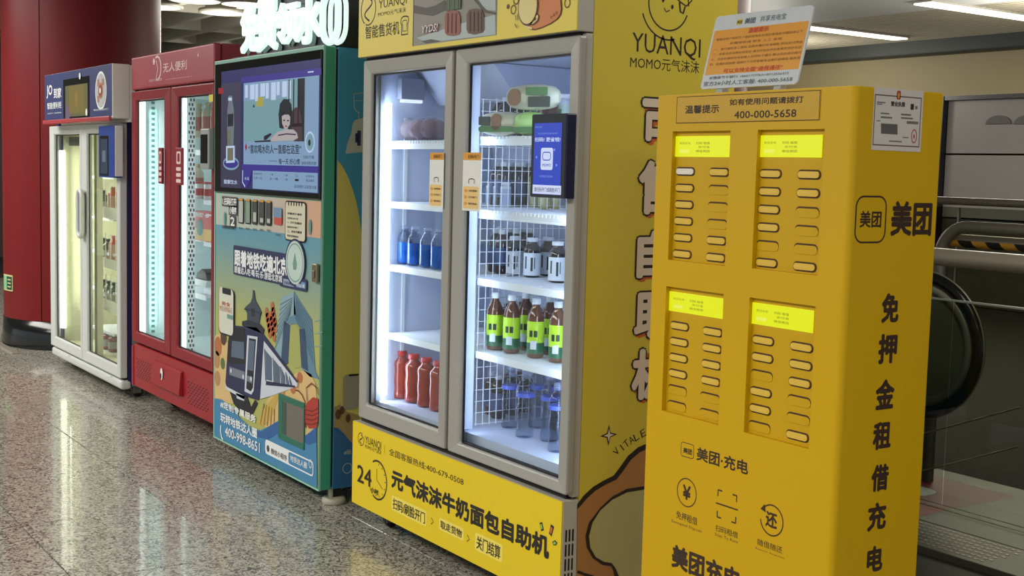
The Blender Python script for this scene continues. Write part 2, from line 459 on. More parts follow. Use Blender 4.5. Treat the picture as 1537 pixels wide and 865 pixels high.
c1 = (-10.607, 2.914, 0.615)
hs = hit_circle(61, 300, *c1)[1]
col1 = column(*c1, [hs % (2*PI), (hs+1.9) % (2*PI), (hs+4.2) % (2*PI)], 'column_left')
column(-5.41, 4.44, 0.60, [0.3, 2.4, 4.5], 'column_right')
# small green exit sign wrapped on the left column
h1 = hit_circle(10, 425, *c1); h2 = hit_circle(20, 425, *c1)
z1 = hit_circle(15, 437, *c1)[0].z; z2 = hit_circle(15, 413, *c1)[0].z
t = thing('direction_sign', (h2[0].x, h2[0].y, z1), 'small green and cream direction sign low on the left red column', 'sign')
aw = 0.30
EXG = M('sign_green_dark', (20, 70, 48), 0.4); EXC = M('sign_cream', (196, 190, 140), 0.4); EXL = M('sign_green_light', (130, 190, 140), 0.4)
hb = h2[1]
arc_panel(c1[0], c1[1], c1[2]+0.008, hb-aw, hb+0.0, z1, z2, 0.007, EXC, 'sign_frame', t, 10)
arc_panel(c1[0], c1[1], c1[2]+0.0095, hb-aw*0.52, hb-0.012, z1+0.012, z2-0.012, 0.002, EXG, 'dark_field', t, 8)
arc_panel(c1[0], c1[1], c1[2]+0.0095, hb-aw*0.97, hb-aw*0.56, z1+0.012, z2-0.012, 0.002, EXL, 'light_field', t, 8)
for k in range(3):
    arc_panel(c1[0], c1[1], c1[2]+0.0105, hb-aw*0.42, hb-aw*0.12, z1+0.03+k*0.028, z1+0.04+k*0.028, 0.0015, EXC, 'text_line', t, 4)
# metal threshold bar in the floor beside the column
g = G(); g.prism([(2.215, 0), (2.285, 0), (2.275, 0.012), (2.225, 0.012)], -12.2, -10.05, 'x', STEEL)
tag(g.build('threshold_bar', bevel=0.002), 'bright metal threshold bar on the floor before the left red column', 'threshold')

# ------------------------------------------------------------------ escalator corner on the right
t = thing('guard_rail', (-3.3, 4.3, 0), 'steel tube guard rail behind the yellow charging station', 'railing')
def rail(Y, y_px, x_px=1470): return onY(x_px, y_px, Y).z
g = G(); z = rail(4.3, 391); g.tube([(-4.7, 4.3, z), (-0.6, 4.3, z)], 0.036, STEEL, 16); g.build('lower_tube', t)
z = rail(5.15, 342); zx = onY(1411, 385, 5.15).x; r0 = 0.15
pth = [(zx, 5.15, 0.031), (zx, 5.15, z-r0)] + [(zx+r0-r0*math.cos(a), 5.15, z-r0+r0*math.sin(a)) for a in [math.radians(d) for d in range(10, 91, 10)]] + [(-0.8, 5.15, z)]
g = G(); g.tube(pth, 0.029, STEEL_D, 14); g.build('hoop_tube', t)
g = G(); z = rail(5.3, 303.5); g.tube([(-4.7, 5.3, z), (-0.8, 5.3, z)], 0.019, STEEL_D, 12); g.build('rear_tube', t)
for xx in (-4.6, -1.4):
    for yy, hh in ((4.3, 1.2), (5.3, 1.4)):
        g = G(); g.tube([(xx, yy, 0.031), (xx, yy, hh)], 0.02, STEEL_D, 12); g.build('post', t)
# hazard striped bar: yellow and black wedges wrapped round a tube
HY = M('hazard_yellow', (204, 150, 50), 0.5); HK = M('hazard_black', (28, 30, 30), 0.5)
zb = rail(5.2, 364, 1480); xb = onY(1427, 363, 5.2).x
t2 = thing('hazard_bar', (xb, 5.2, zb), 'yellow and black hazard striped bar between the steel rails', 'barrier bar')
g = G(); g.tube([(xb-0.0, 5.2, zb), (xb+0.012, 5.2, zb)], 0.012, STEEL, 12); 
g.tube([(xb+0.005, 5.2, zb), (-0.8, 5.2, zb)], 0.031, STEEL, 16); g.build('bar_tube', t2)
W = 0.077; n = 34
for k in range(n):
    gx = G(); vs = []; m_ = 10
    for j in range(m_+1):
        a = math.radians(175+150*j/m_); sh = 0.05*j/m_
        for q in (0, 1):
            vs.append((xb+0.012+(k+q)*W+sh-0.03, 5.2+0.0322*math.cos(a)*0+0.0322*math.cos(a), zb+0.0322*math.sin(a)))
    fs = [(2*j, 2*j+2, 2*j+3, 2*j+1) for j in range(m_)]
    gx.add(vs, fs, HY if k % 2 == 0 else HK, True); gx.build('stripe', t2)
# glass guard behind the rails
SMOKE = glass_mat('smoky_glass', (0.72, 0.74, 0.66), 0.85, 0.02, 0.12)
EDGE = M('glass_edge', (150, 156, 146), 0.3)
zj = onY(1470, 456, 4.75).z; zb0 = 0.30
xs = onY(1437, 350, 4.75).x
t = thing('glass_guard', (xs, 4.75, 0.031), 'smoky glass guard panels behind the steel rails', 'glass panel')
for (xa, xbb) in ((xs-0.9, xs-0.004), (xs+0.004, xs+2.6)):
    g = G(); g.box(xa, xbb, 4.75, 4.758, 0.05, zj-0.004, SMOKE); g.build('pane', t)
g = G(); g.box(xs-0.9, xs+2.6, 4.745, 4.763, zj-0.004, zj+0.004, EDGE); g.build('joint_rail', t)
g = G(); g.box(xs-0.9, xs+2.6, 4.745, 4.763, 0.031, 0.05, SMOKE); g.build('base_edge', t)
zr_ = rail(5.33, 303.5)-0.03; xs2 = onY(1437, 350, 5.33).x; zl_ = onY(1470, 456, 5.33).z
for (xa, xbb) in ((xs2-0.6, xs2-0.004), (xs2+0.004, xs2+2.8)):
    g = G(); g.box(xa, xbb, 5.33, 5.338, zl_, zr_, SMOKE); g.build('pane', t)
g = G(); g.box(xs2-0.003, xs2+0.003, 5.325, 5.343, zl_, zr_, EDGE); g.build('joint_strip', t)
# escalator newel behind the glass
NY = 5.0; q = (-3.885, 0.72)
RUB = M('handrail_rubber', (30, 32, 34), 0.22); DECK = M('escalator_deck', (150, 152, 138), 0.35, 0.2); INF = M('balustrade_infill', (130, 132, 106), 0.4)
t = thing('escalator_newel', (-3.885, NY, 0.031), 'escalator end with a round black handrail loop behind the charging station', 'escalator')
def loop(r, x_end):
    return [(x_end, NY, q[1]+r)] + [(q[0]+r*math.cos(a), NY, q[1]+r*math.sin(a)) for a in [math.radians(d) for d in range(90, -91, -6)]] + [(x_end, NY, q[1]-r)]
g = G(); g.tube(loop(0.325, -4.75), 0.03, RUB, 14); g.build('handrail', t)
g = G(); g.tube(loop(0.352, -4.75), 0.006, STEEL, 8); g.build('handrail_trim', t)
g = G(); g.tube(loop(0.275, -4.75), 0.024, DECK, 12); g.build('handrail_guide', t)
g = G(); g.tube(loop(0.215, -4.75), 0.006, M('bright_trim', (220, 220, 205), 0.2, 1.0), 8); g.build('trim_ring', t)
pp = [(-4.75, q[1]+0.262)] + [(q[0]+0.262*math.cos(math.radians(d)), q[1]+0.262*math.sin(math.radians(d))) for d in range(90, -91, -6)] + [(-4.75, q[1]-0.262)]
g = G(); g.prism(pp, NY-0.008, NY+0.008, 'y', INF); g.build('balustrade', t)
for (a_, b_) in (((1383, 652), (1531, 612)), ((1386, 707), (1528, 671))):
    A = onY(*a_, 5.12); B = onY(*b_, 5.12); d_ = (B-A).normalized(); A = A-d_*0.15
    g = G(); g.tube([tuple(A), tuple(B)], 0.004, STEEL, 8); g.build('reflection_line', t)  # thin bars added in place of bright reflections in the glass
g = G(); g.box(-4.75, -4.1, NY-0.09, NY+0.09, 0.031, 0.38, M('escalator_skirt', (58, 60, 54), 0.4)); g.build('skirt_panel', t, bevel=0.01)
# steel landing plate with the red notice on it
t = thing('landing_plate', (-3.4, 4.2, 0.0), 'ribbed steel escalator landing plate on the floor at lower right', 'floor plate')
PLT = M('plate_steel', (70, 70, 58), 0.45, 0.3, noise=0.06, nscale=60, bump=0.3)
g = G(); g.box(-4.6, -0.5, 4.20, 4.52, 0.0, 0.03, PLT); g.build('plate_panel', t, bevel=0.003)
g = G(); g.box(-4.6, -0.5, 4.526, 5.42, 0.0, 0.03, PLT); g.build('plate_panel', t, bevel=0.003)
g = G()
for k in range(40):
    for j in range(7):
        x = -4.05+k*0.028+(j % 2)*0.014; y = 4.24+j*0.04
        g.box(x, x+0.017, y, y+0.006, 0.03, 0.0325, STEEL)
o = g.build('tread_ribs', t); o['kind'] = 'stuff'
g = G(); g.box(-4.6, -0.5, 3.7, 4.19, 0.0, 0.004, M('trench_dark', (24, 25, 24), 0.6)); g.build('trench_cover', t)
SR = M('sticker_red', (120, 14, 14), 0.5); 
P_ = Print('Z', 0.0305, 0.001)
P_.rectuv(-4.25, 4.58, -3.50, 5.27, SR)
P_.face(rrect(-4.12, 4.82, -3.72, 5.02, 0.08), INKW, 1)
P_.face(rrect(-4.09, 4.85, -3.80, 4.99, 0.06), SR, 2)
P_.textuv('请勿停留', -4.12, 4.66, -3.72, 4.74, INKW, 1)
o = P_.build('floor_sticker', None); o['label'] = 'red notice sticker stuck on the steel escalator landing plate'; o['category'] = 'sticker'
# ------------------------------------------------------------------ shared refrigerator pieces
def door_frame(name, parent, x0, x1, z0, z1, y0, y1, bl, br, bt, bb, mat, bevel=0.008, slope=0.012):
    g = G()
    O = [(x0, z0), (x1, z0), (x1, z1), (x0, z1)]
    I = [(x0+bl, z0+bb), (x1-br, z0+bb), (x1-br, z1-bt), (x0+bl, z1-bt)]
    vs = [(a, y0, b) for a, b in O] + [(a, y0+slope*0.5, b) for a, b in I] + [(a, y1, b) for a, b in I] + [(a, y1, b) for a, b in O]
    fs = []
    for i in range(4):
        j = (i+1) % 4
        fs += [(i, j, 4+j, 4+i), (4+i, 4+j, 8+j, 8+i), (8+i, 8+j, 12+j, 12+i), (12+i, 12+j, j, i)]
    g.add(vs, fs, mat)
    return g.build(name, parent, bevel=bevel)
LINER = M('fridge_liner', (196, 204, 226), 0.45)
LED = M('led_tube', (225, 240, 255), 0.4, emit=7.0)
LEDW = M('led_tube_warm', (255, 252, 200), 0.4, emit=6.0)
WIRE = M('white_coated_wire', (228, 232, 238), 0.4)
def shelf(parent, x0, x1, y0, y1, z, ribs=True, rail=0.026, mat=WIRE):
    g = G(); g.box(x0, x1, y0, y0+0.008, z-rail, z, mat); g.box(x0, x1, y0+0.0085, y1, z-0.014, z-0.0101, mat)
    if ribs:
        n = int((x1-x0)/0.022)
        for k in range(n+1):
            x = x0+(x1-x0)*k/n; g.box(x-0.002, x+0.002, y0-0.002, y1, z-0.010, z+0.0004, mat)
        g.box(x0, x1, y0-0.004, y0, z-rail-0.006, z-rail, mat)
    else: g.box(x0, x1, y0+0.0085, y1, z-0.010, z, mat)
    return g.build('shelf', parent)
def copy_thing(src, loc, rz=0.0, label=None, group=None):
    r = src.copy(); COL.objects.link(r); r.location = loc; r.rotation_euler = (0, 0, rz)
    if label: r['label'] = label
    if group: r['group'] = group
    for ch in list(src.children):
        c = ch.copy(); COL.objects.link(c); c.parent = r
        for s2 in ch.children:
            d = s2.copy(); COL.objects.link(d); d.parent = c
    return r
def cyl_patch(g, r, a0, a1, z0, z1, mat, n=6):
    vs = []; 
    for i in range(n+1):
        a = a0+(a1-a0)*i/n
        vs += [(r*math.cos(a), r*math.sin(a), z0), (r*math.cos(a), r*math.sin(a), z1)]
    g.add(vs, [(2*i, 2*i+2, 2*i+3, 2*i+1) for i in range(n)], mat, True)
# direction from a product to the shopper standing in front, for label patches
FACE = math.radians(-90+40)
def bottle(nm, r, h, body, cap, lab=None, lz=(0.15, 0.55), cat='bottle', neck=0.40, shoulder=0.68, waist=0.0, lab2=None, marks=None, fill=None):
    """a bottle prototype at the origin: body, cap, label band"""
    t = bpy.data.objects.new(nm, None); COL.objects.link(t); ORG[t.name] = (0, 0, 0); t['category'] = cat; t['label'] = nm.replace('_', ' ')
    rn = r*neck; hs = h*shoulder; hc = h*0.90
    g = G(); prof = [(r*0.6, 0.0), (r*0.93, 0.003), (r, 0.012)]
    if waist > 0:
        for k in range(1, 8):
            z = 0.012+(hs-0.012)*k/8; prof.append((r*(1-waist*(0.5-0.5*math.cos(k*PI/2*1.0))), z))
    prof += [(r, hs), (r*0.93, hs+(hc-hs)*0.35), (r*0.68, hs+(hc-hs)*0.66), (rn, hs+(hc-hs)*0.9), (rn, h*0.93)]
    g.lathe(prof, (0, 0, 0), body, 20); o = g.build('bottle_body', t); 
    if fill:
        g = G(); g.lathe([(r*0.5, 0.004), (r*0.93, 0.014), (r*0.93, fill[1]*h)], (0, 0, 0), fill[0], 18); g.build('drink', t)
    g = G(); g.lathe([(rn*1.18, h*0.90), (rn*1.22, h*0.905), (rn*1.22, h*0.985), (rn*1.05, h)], (0, 0, 0), cap, 16); g.build('cap', t)
    if lab:
        g = G(); z0, z1 = lz[0]*h, lz[1]*h
        if lab2: g.lathe([(r*1.012, z0), (r*1.012, z0+(z1-z0)*0.34)], (0, 0, 0), lab2, 24); g.lathe([(r*1.012, z0+(z1-z0)*0.34), (r*1.012, z1)], (0, 0, 0), lab, 24)
        else: g.lathe([(r*1.012, z0), (r*1.012, z1)], (0, 0, 0), lab, 24)
        g.f = [f for f in g.f]; 
        if marks:
            for (a0, a1, q0, q1, mm) in marks: cyl_patch(g, r*1.03, FACE+a0, FACE+a1, z0+(z1-z0)*q0, z0+(z1-z0)*q1, mm)
        g.build('bottle_label', t)
    return t
def place_row(proto, spots, group, used=set()):
    """spots: (x, y, z, label)"""
    for (x, y, z, lab) in spots:
        if proto.name not in used:
            used.add(proto.name); proto.location = (x, y, z); proto['label'] = lab; proto['group'] = group
        else: copy_thing(proto, (x, y, z), 0.0, lab, group)

# ------------------------------------------------------------------ yellow double-door vending refrigerator
YEL = M('yellow_print', (226, 196, 8), 0.38, noise=0.02, nscale=3)
YELH = M('yellow_header_print', (222, 200, 60), 0.40)
YELS = M('yellow_side_print', (206, 186, 58), 0.40, noise=0.03, nscale=2)
GREYB = M('cabinet_light_grey', (176, 172, 160), 0.5)
ym = thing('vending_refrigerator', (-3.92, 2.70, 0.0), 'yellow double-door drinks and bread vending refrigerator, second from the right', 'vending machine', 'vending machines in the row')
XL, XR, XB = -4.66, -3.188, 3.05
g = G(); g.box(XL, XL+0.05, 2.443, XB, 0.10, 2.28, YELS); g.box(XL+0.05, XL+0.0555, 2.443, XB, 0.10, 2.28, GREYB); g.build('side_panel', ym)
g = G(); g.box(XR-0.05, XR, 2.443, XB, 0.10, 2.28, YELS); g.build('side_panel', ym)
g = G(); g.box(XL+0.055, XR-0.05, 3.0, XB, 0.10, 2.28, GREYB); g.build('back_panel', ym)
g = G(); g.box(XL+0.055, XR-0.05, 2.45, 3.0, 0.10, 0.50, GREYB); g.box(XL+0.055, XR-0.05, 2.45, 3.0, 1.905, 2.28, GREYB); g.build('cabinet', ym)
for x0, x1 in ((XL, XL+0.0565), (XR-0.05, XR)):
    g = G(); g.box(x0, x1, 2.415, 2.4425, 0.455, 1.93, GREYB); g.build('front_trim', ym, bevel=0.003)
g = G(); g.box(XL, XR, F+0.004, 2.4425, 0.099, 0.447, GREYB); g.build('kick_housing', ym, bevel=0.003)
g = G(); g.box(XL, XR, F+0.004, 2.4425, 1.934, 2.28, GREYB); g.build('header_housing', ym, bevel=0.003)
g = G(); g.box(XL+0.001, XR-0.001, F, F+0.005, 0.101, 0.446, YEL); g.build('lower_board', ym, bevel=0.001)
g = G(); g.box(XL+0.001, XR-0.001, F, F+0.005, 1.936, 2.28, YELH); g.build('header_board', ym, bevel=0.001)
g = G(); g.box(XL+0.02, XR-0.02, 2.405, 2.45, 0.447, 0.50, GAP); g.box(XL+0.02, XR-0.02, 2.405, 2.45, 1.88, 1.934, GAP); g.box(XL+0.02, XL+0.045, 2.405, 2.44, 0.5, 1.88, GAP); g.box(XR-0.045, XR-0.012, 2.405, 2.44, 0.5, 1.88, GAP); g.build('gasket', ym)
# black ventilation slots on the right side of the lower housing
pv = Print('X', XR, 0.0008)
for k in range(6):
    for j in range(3):
        u = 2.392+j*0.0135; v = 0.352-k*0.048; pv.rectuv(u, v-0.04, u+0.007, v, BLACK, 0, 0.002)
pv.build('vent_slots', ym)
# castors
def castor(parent, x, y, zt, mat=BLACK, s=1.0):
    g = G(); g.box(x-0.03*s, x+0.03*s, y-0.03*s, y+0.03*s, zt-0.006, zt, STEEL_D)
    g.box(x-0.020*s, x-0.014*s, y-0.02*s, y+0.03*s, 0.025*s, zt-0.006, STEEL_D); g.box(x+0.014*s, x+0.020*s, y-0.02*s, y+0.03*s, 0.025*s, zt-0.006, STEEL_D)
    o = g.build('castor', parent)
    g = G(); n = 20; pr = [(0.004, -0.013*s), (0.030*s, -0.012*s), (0.034*s, -0.006*s), (0.034*s, 0.006*s), (0.030*s, 0.012*s), (0.004, 0.013*s)]
    vs = []; fs = []
    for (r, a) in pr:
        for k in range(n): vs.append((x+a, y+0.012+r*math.cos(2*PI*k/n), 0.034*s+r*math.sin(2*PI*k/n)))
    for i in range(len(pr)-1):
        for k in range(n): fs.append((i*n+k, i*n+(k+1) % n, (i+1)*n+(k+1) % n, (i+1)*n+k))
    g.add(vs, fs, mat, True); g.build('wheel', o); return o
for x, y in ((XL+0.1, 2.5), (XR-0.1, 2.5), (XL+0.1, 2.98), (XR-0.1, 2.98)): castor(ym, x, y, 0.10)
# interior
g = G(); IX0, IX1, IY0, IY1, IZ0, IZ1 = XL+0.056, XR-0.051, 2.45, 2.999, 0.501, 1.904
g.box(IX0, IX0+0.006, IY0, IY1, IZ0, IZ1, LINER); g.box(IX1-0.006, IX1, IY0, IY1, IZ0, IZ1, LINER)
g.box(IX0, IX1, IY1-0.006, IY1, IZ0, IZ1, LINER); g.box(IX0, IX1, IY0, IY1, IZ1-0.006, IZ1, LINER); g.box(IX0, IX1, IY0, IY1, IZ0, 0.534, LINER); g.build('liner', ym)
g = G(); g.box(-3.99, -3.925, 2.44, 2.50, 0.534, 1.895, M('mullion_white', (206, 214, 232), 0.5)); g.build('mullion', ym, bevel=0.003)
# evaporator cover under the top, with a lit lip
g = G(); g.prism([(IY1-0.01, 1.895), (IY1-0.01, 1.70), (2.72, 1.76), (2.60, 1.895)], IX0+0.01, -4.0, 'x', LINER); g.build('air_duct', ym)
g = G(); g.box(IX0+0.008, IX0+0.05, 2.52, 2.63, 1.775, 1.86, M('grey_box', (150, 156, 172), 0.5)); o = g.build('lamp_housing', ym, bevel=0.003)
g = G(); g.box(IX0+0.02, IX0+0.048, 2.53, 2.62, 1.762, 1.774, M('lit_lip', (225, 235, 255), 0.5, emit=1.2)); g.build('lit_strip', o)
zt = fz(580, 155, 2.465); zbm = fz(580, 600, 2.465)
g = G(); xx = fx(580, 400, 2.475); g.tube([(xx, 2.475, 0.56), (xx, 2.475, zt)], 0.011, LED, 10); g.build('led_tube', ym)
g = G(); g.tube([(-3.27, 2.475, 0.6), (-3.27, 2.475, 1.85)], 0.010, LED, 10); g.build('led_tube', ym)
def led_area(par, x, y, z, h, power, rz, color=(0.70, 0.82, 1.0)):
    o = origin_of(par); l = area('led_glow', (x-o[0], y-o[1], z-o[2]), (0.03, h), power, color, (math.radians(90), 0, math.radians(rz)), par); return l
led_area(ym, -4.565, 2.452, 1.16, 1.25, 3.6, -22, (0.62, 0.74, 1.0))
led_area(ym, -3.285, 2.452, 1.2, 1.3, 5.5, 22, (0.62, 0.74, 1.0))
led_area(ym, -3.86, 2.446, 1.2, 1.3, 1.6, -5, (0.62, 0.74, 1.0))
for (z, rb) in ((1.604, True), (1.358, False), (1.099, False), (0.817, False)): shelf(ym, IX0+0.012, -3.995, 2.50, 2.98, z, rb)
for (z, rb) in ((1.618, True), (1.352, True), (1.101, False), (0.830, False)): shelf(ym, -3.918, IX1-0.012, 2.50, 2.98, z, rb)
# slotted standards on the left wall and the wire dividers
g = G(); g.box(IX0+0.006, IX0+0.012, 2.56, 2.575, 0.54, 1.7, WIRE); g.box(IX0+0.006, IX0+0.012, 2.93, 2.945, 0.54, 1.7, WIRE); g.build('shelf_standard', ym)
g = G(); X = -3.93
for k in range(16):
    y = 2.515+k*0.03; top = 1.80 if k > 3 else 1.80-(0.03*(0)) 
    g.tube([(X, y, 0.545), (X, y, 1.75 if k > 0 else 1.755)], 0.0018, WIRE, 5, caps=False)
for k in range(29):
    z = 0.55+k*0.043; g.tube([(X-0.003, 2.51, z), (X-0.003, 2.97, z)], 0.0015, WIRE, 5, caps=False)
g.build('wire_divider', ym)
# doors
def glass_door(parent, x0, x1, z0, z1, bars, mat, gl=GLASS, y0=F, y1=F+0.034, gy=F+0.026, slope=0.012, handle=False):
    o = door_frame('door', parent, x0, x1, z0, z1, y0, y1, *bars, mat, slope=slope)
    bl, br, bt, bb = bars
    g = G(); g.box(x0+bl-0.005, x1-br+0.005, gy, gy+0.004, z0+bb-0.005, z1-bt+0.005, gl); g.build('pane', o)
    g = G(); e = 0.007
    A = [(x0+bl, z0+bb), (x1-br, z0+bb), (x1-br, z1-bt), (x0+bl, z1-bt)]
    for i in range(4):
        a = A[i]; b = A[(i+1) % 4]
        g.box(min(a[0], b[0])-(0 if a[0] != b[0] else (0 if i == 3 else e)), max(a[0], b[0])+(e if i == 3 else 0), gy-0.006, gy-0.001, min(a[1], b[1])-(e if i == 2 else 0), max(a[1], b[1])+(e if i == 0 else 0), BLACK)
    g.build('glass_gasket', o)
    return o
dl = glass_door(ym, -4.614, -3.925, 0.47, 1.92, (0.058, 0.060, 0.055, 0.062), ALU)
dr = glass_door(ym, -3.905, -3.172, 0.47, 1.92, (0.072, 0.054, 0.052, 0.040), ALU)
g = G(); g.box(-3.924, -3.906, F+0.012, F+0.03, 0.475, 1.915, M('frame_shadow_grey', (90, 88, 80), 0.6)); g.build('door_gap_shade', dl)  # darker grey strip coloured as the shade in the gap between the doors
# hanging payment terminal
TY0 = F-0.036
x0, x1 = fx(797, 235, TY0), fx(849, 235, TY0); z0, z1 = fz(820, 297, TY0), fz(820, 171, TY0)
TNAV = M('terminal_navy', (18, 28, 66), 0.35)
g = G(); g.box(x0, x1, TY0, F+0.004, z0, z1, TNAV); tm = g.build('payment_terminal', ym, bevel=0.004)
p = Print('Y', TY0, 0.0008)
SB = M('screen_blue', (36, 62, 178), 0.3, emit=0.95); SW = M('screen_white', (200, 210, 240), 0.3, emit=0.9); SLB = M('screen_light_blue', (120, 150, 220), 0.3, emit=0.9)
p.rectuv(x0+0.002, z0+0.002, x1-0.002, z1-0.002, BLKG, 0, 0.004)
p.rect(800, 291, 844.5, 184, SB, 1)
p.rect(800, 290.5, 843, 279, SW, 2)
p.text('请扫码开门或刷脸开门', 802.5, 287.5, 841, 282.5, TNAV, 3, 0.01)
p.rect(812, 255, 831, 222, SW, 2, 0.008); p.frame(815, 241, 828, 228, 0.003, SB, 3, 0.01); p.text('MOMO', 815, 250, 828, 246, SB, 3, 0.02); 
p.text('欢迎使用智能柜', 808, 202, 838, 199, SLB, 2); p.text('扫码! 更省钱!', 803.5, 213, 842, 206, SW, 2, 0.03)
p.text('点击屏幕 开始购物', 810, 266.5, 830, 263.5, SLB, 2); p.text('09:28', 804, 192.5, 814, 189.5, SLB, 2)
for (a, b) in ((806, 236), (833, 225), (836, 248)): p.disc(a, b, 0.004, 0.004, SLB, 2)
p.build('terminal_screen', tm)
# instruction stickers on both door panes
STO = M('sticker_orange', (214, 150, 40), 0.5); STW = M('sticker_white', (222, 222, 214), 0.5); STB = M('sticker_buff', (226, 190, 120), 0.5)
for (xa, xb, ya, yb_, par) in ((645.5, 665, 229, 313, dl), (695.5, 721, 229, 318, dr)):
    p = Print('Y', F-0.001 if par is dr else F-0.001, 0.0006)
    A = p.uv(xa, ya); B = p.uv(xb, yb_); u0, u1 = A[0], B[0]; v1, v0 = A[1], B[1]; H = v1-v0; W_ = u1-u0
    p.rectuv(u0, v0, u1, v1, STW, 0, 0.006); p.rectuv(u0, v1-H*0.13, u1, v1, STO, 1, 0.006)
    p.textuv('扫码开门', u0+W_*0.28, v1-H*0.105, u1-W_*0.12, v1-H*0.035, INK, 2, 0.02)
    p.rectuv(u0+W_*0.05, v0+H*0.04, u1-W_*0.12, v0+H*0.42, STB, 1, 0.006)
    for k in range(3):
        p.disc
        vv = v0+H*(0.10+0.11*k); p.rectuv(u0+W_*0.12, vv, u0+W_*0.26, vv+H*0.05, STO, 2, 0.003); p.textuv(('取走商品', '打开柜门', '扫码登录')[k], u0+W_*0.36, vv+H*0.008, u0+W_*0.80, vv+H*0.045, INK, 2, 0.02)
    c = ((u0+u1)/2, v0+H*0.50)
    p.lineuv([(c[0]-W_*0.15, c[1]-H*0.03), (c[0]-W_*0.15, c[1]+H*0.04), (c[0], c[1]+H*0.055), (c[0]+W_*0.15, c[1]+H*0.04), (c[0]+W_*0.15, c[1]-H*0.03)], 0.003, INK, 2)
    p.build('instruction_sticker', par)

# lower board print
p = Print('Y', F)
def swirl(p, x, y, r, t, mat, L=0):
    c = p.uv(x, y)
    p.lineuv([(c[0]+r*math.cos(a), c[1]+r*math.sin(a)) for a in [math.radians(d) for d in range(60, 250, 12)]], t, mat, L)
    p.lineuv([(c[0]+r*math.cos(a), c[1]+r*math.sin(a)) for a in [math.radians(d) for d in range(-110, 40, 12)]], t, mat, L)
    p.lineuv([(c[0]+r*0.5*math.sin(k*0.55)*1.0, c[1]+r*0.75-r*1.5*k/12) for k in range(13)], t*1.5, mat, L)
swirl(p, 542, 659.5, 0.026, 0.0035, INK)
p.text('YUANQI', 548, 667.5, 572.5, 664, INK, 0, 0.01); p.text('MOMO元气沫沫', 548, 673, 572.5, 676, INK, 0, 0.0)
p.build('logo', ym)
p.line([(577.5, 669), (577.5, 681)], 0.002, INK)
p.text('全国客服热线:400-679-0508', 584, 683, 696, 718, INK, 0, 0.008)
p.build('hotline_lettering', ym)
c = p.uv(566.6, 721); r = 0.078
p.lineuv([(c[0]+r*math.cos(a), c[1]+r*math.sin(a)) for a in [math.radians(d) for d in range(-118, 128, 6)]], 0.0075, INK)
p.lineuv([(c[0]+r*math.cos(a), c[1]+r*math.sin(a)) for a in [math.radians(d) for d in range(-165, -117, 6)]], 0.003, INK)
p.lineuv([(c[0]-0.005, c[1]+0.045), (c[0]-0.005, c[1]), (c[0]+0.045, c[1]-0.028)], 0.0035, INK)
for k in range(8):
    a = math.radians(-100+k*26); p.lineuv([(c[0]+0.062*math.cos(a), c[1]+0.062*math.sin(a)), (c[0]+0.070*math.cos(a), c[1]+0.070*math.sin(a))], 0.004, INK)
p.text('24', 536.5, 722.5, 558, 706, INK, 1, 0.02); p.text('小时', 556.5, 739, 568.5, 736, INK, 1, 0.04)
p.build('clock_print', ym)
p.text('元气沫沫牛奶面包自助机', 587.5, 732, 825, 806, INK, 0, 0.06)
p.build('headline_lettering', ym)
YGL = M('yellow_pale_print', (236, 216, 96), 0.5)
for (body, a, b) in (('扫码/刷脸开门', (590, 763.7), (638.4, 769.8)), ('取走货物', (661.4, 792.8), (693.5, 795.8)), ('关门结算', (715.5, 823.4), (751.6, 820.3))):
    A = p.uv(*a); B = p.uv(*b); p.rectuv(A[0]-0.012, A[1]-0.008, B[0]+0.012, B[1]+0.008, YGL, 0, 0.01); p.text(body, *a, *b, INK, 1, 0.012)
for (x, y) in ((649, 783), (703, 809)):
    c = p.uv(x, y); p.lineuv([(c[0]-0.008, c[1]+0.012), (c[0]+0.008, c[1]), (c[0]-0.008, c[1]-0.012)], 0.004, INK)
p.build('steps_lettering', ym)
CG = M('confetti_green', (140, 180, 90), 0.5); CR = M('confetti_red', (196, 96, 66), 0.5)
for pts, mt in ((((810, 785), (814, 784), (816.5, 796), (812.5, 798)), CG), (((824, 801), (827, 787), (832, 791), (828, 806)), CR), (((829, 814), (833, 811), (837, 815), (835, 819), (831, 819)), CG)):
    p.poly(pts, INK, 0); cx_ = sum(a for a, b in pts)/len(pts); cy_ = sum(b for a, b in pts)/len(pts)
    p.poly([(cx_+(a-cx_)*0.6, cy_+(b-cy_)*0.6) for a, b in pts], mt, 1)
p.build('confetti_print', ym)
# header print
p = Print('Y', F)
swirl(p, 553, 14, 0.062, 0.005, INK)
p.text('YUANQI', 568.5, 15.6, 610.8, -8, INK, 0, 0.0); p.text('MOMO元气沫沫', 567.5, 25.5, 609.5, 10.4, INK, 0, 0.0)
p.text('智能售货机', 548.4, 59, 599.7, 31, INK, 0, 0.012)
c = p.uv(607.5, 39)
bread = [(-.024, -.032), (.024, -.032), (.024, .008), (.031, .016), (.027, .032), (.01, .036), (-.012, .036), (-.028, .03), (-.031, .014), (-.024, .006)]
p.lineuv([(c[0]+a, c[1]+b) for a, b in bread+bread[:1]], 0.005, INK); p.lineuv([(c[0]+a*.6, c[1]+b*.6) for a, b in bread+bread[:1]], 0.003, INK)
PG1 = M('photo_grey', (138, 134, 122), 0.5); PG2 = M('photo_light_table', (170, 182, 180), 0.5); PG3 = M('photo_dark', (74, 70, 62), 0.5)
PCR = M('photo_cake_red', (142, 78, 60), 0.5); PCB = M('photo_cake_brown', (96, 68, 50), 0.5); PCD = M('photo_crease', (74, 40, 30), 0.5); PCG = M('photo_green', (66, 88, 56), 0.5)
p.build('header_lettering', ym)
b0 = p.uv(620.5, 69.3); b1 = p.uv(745.4, 54.8)
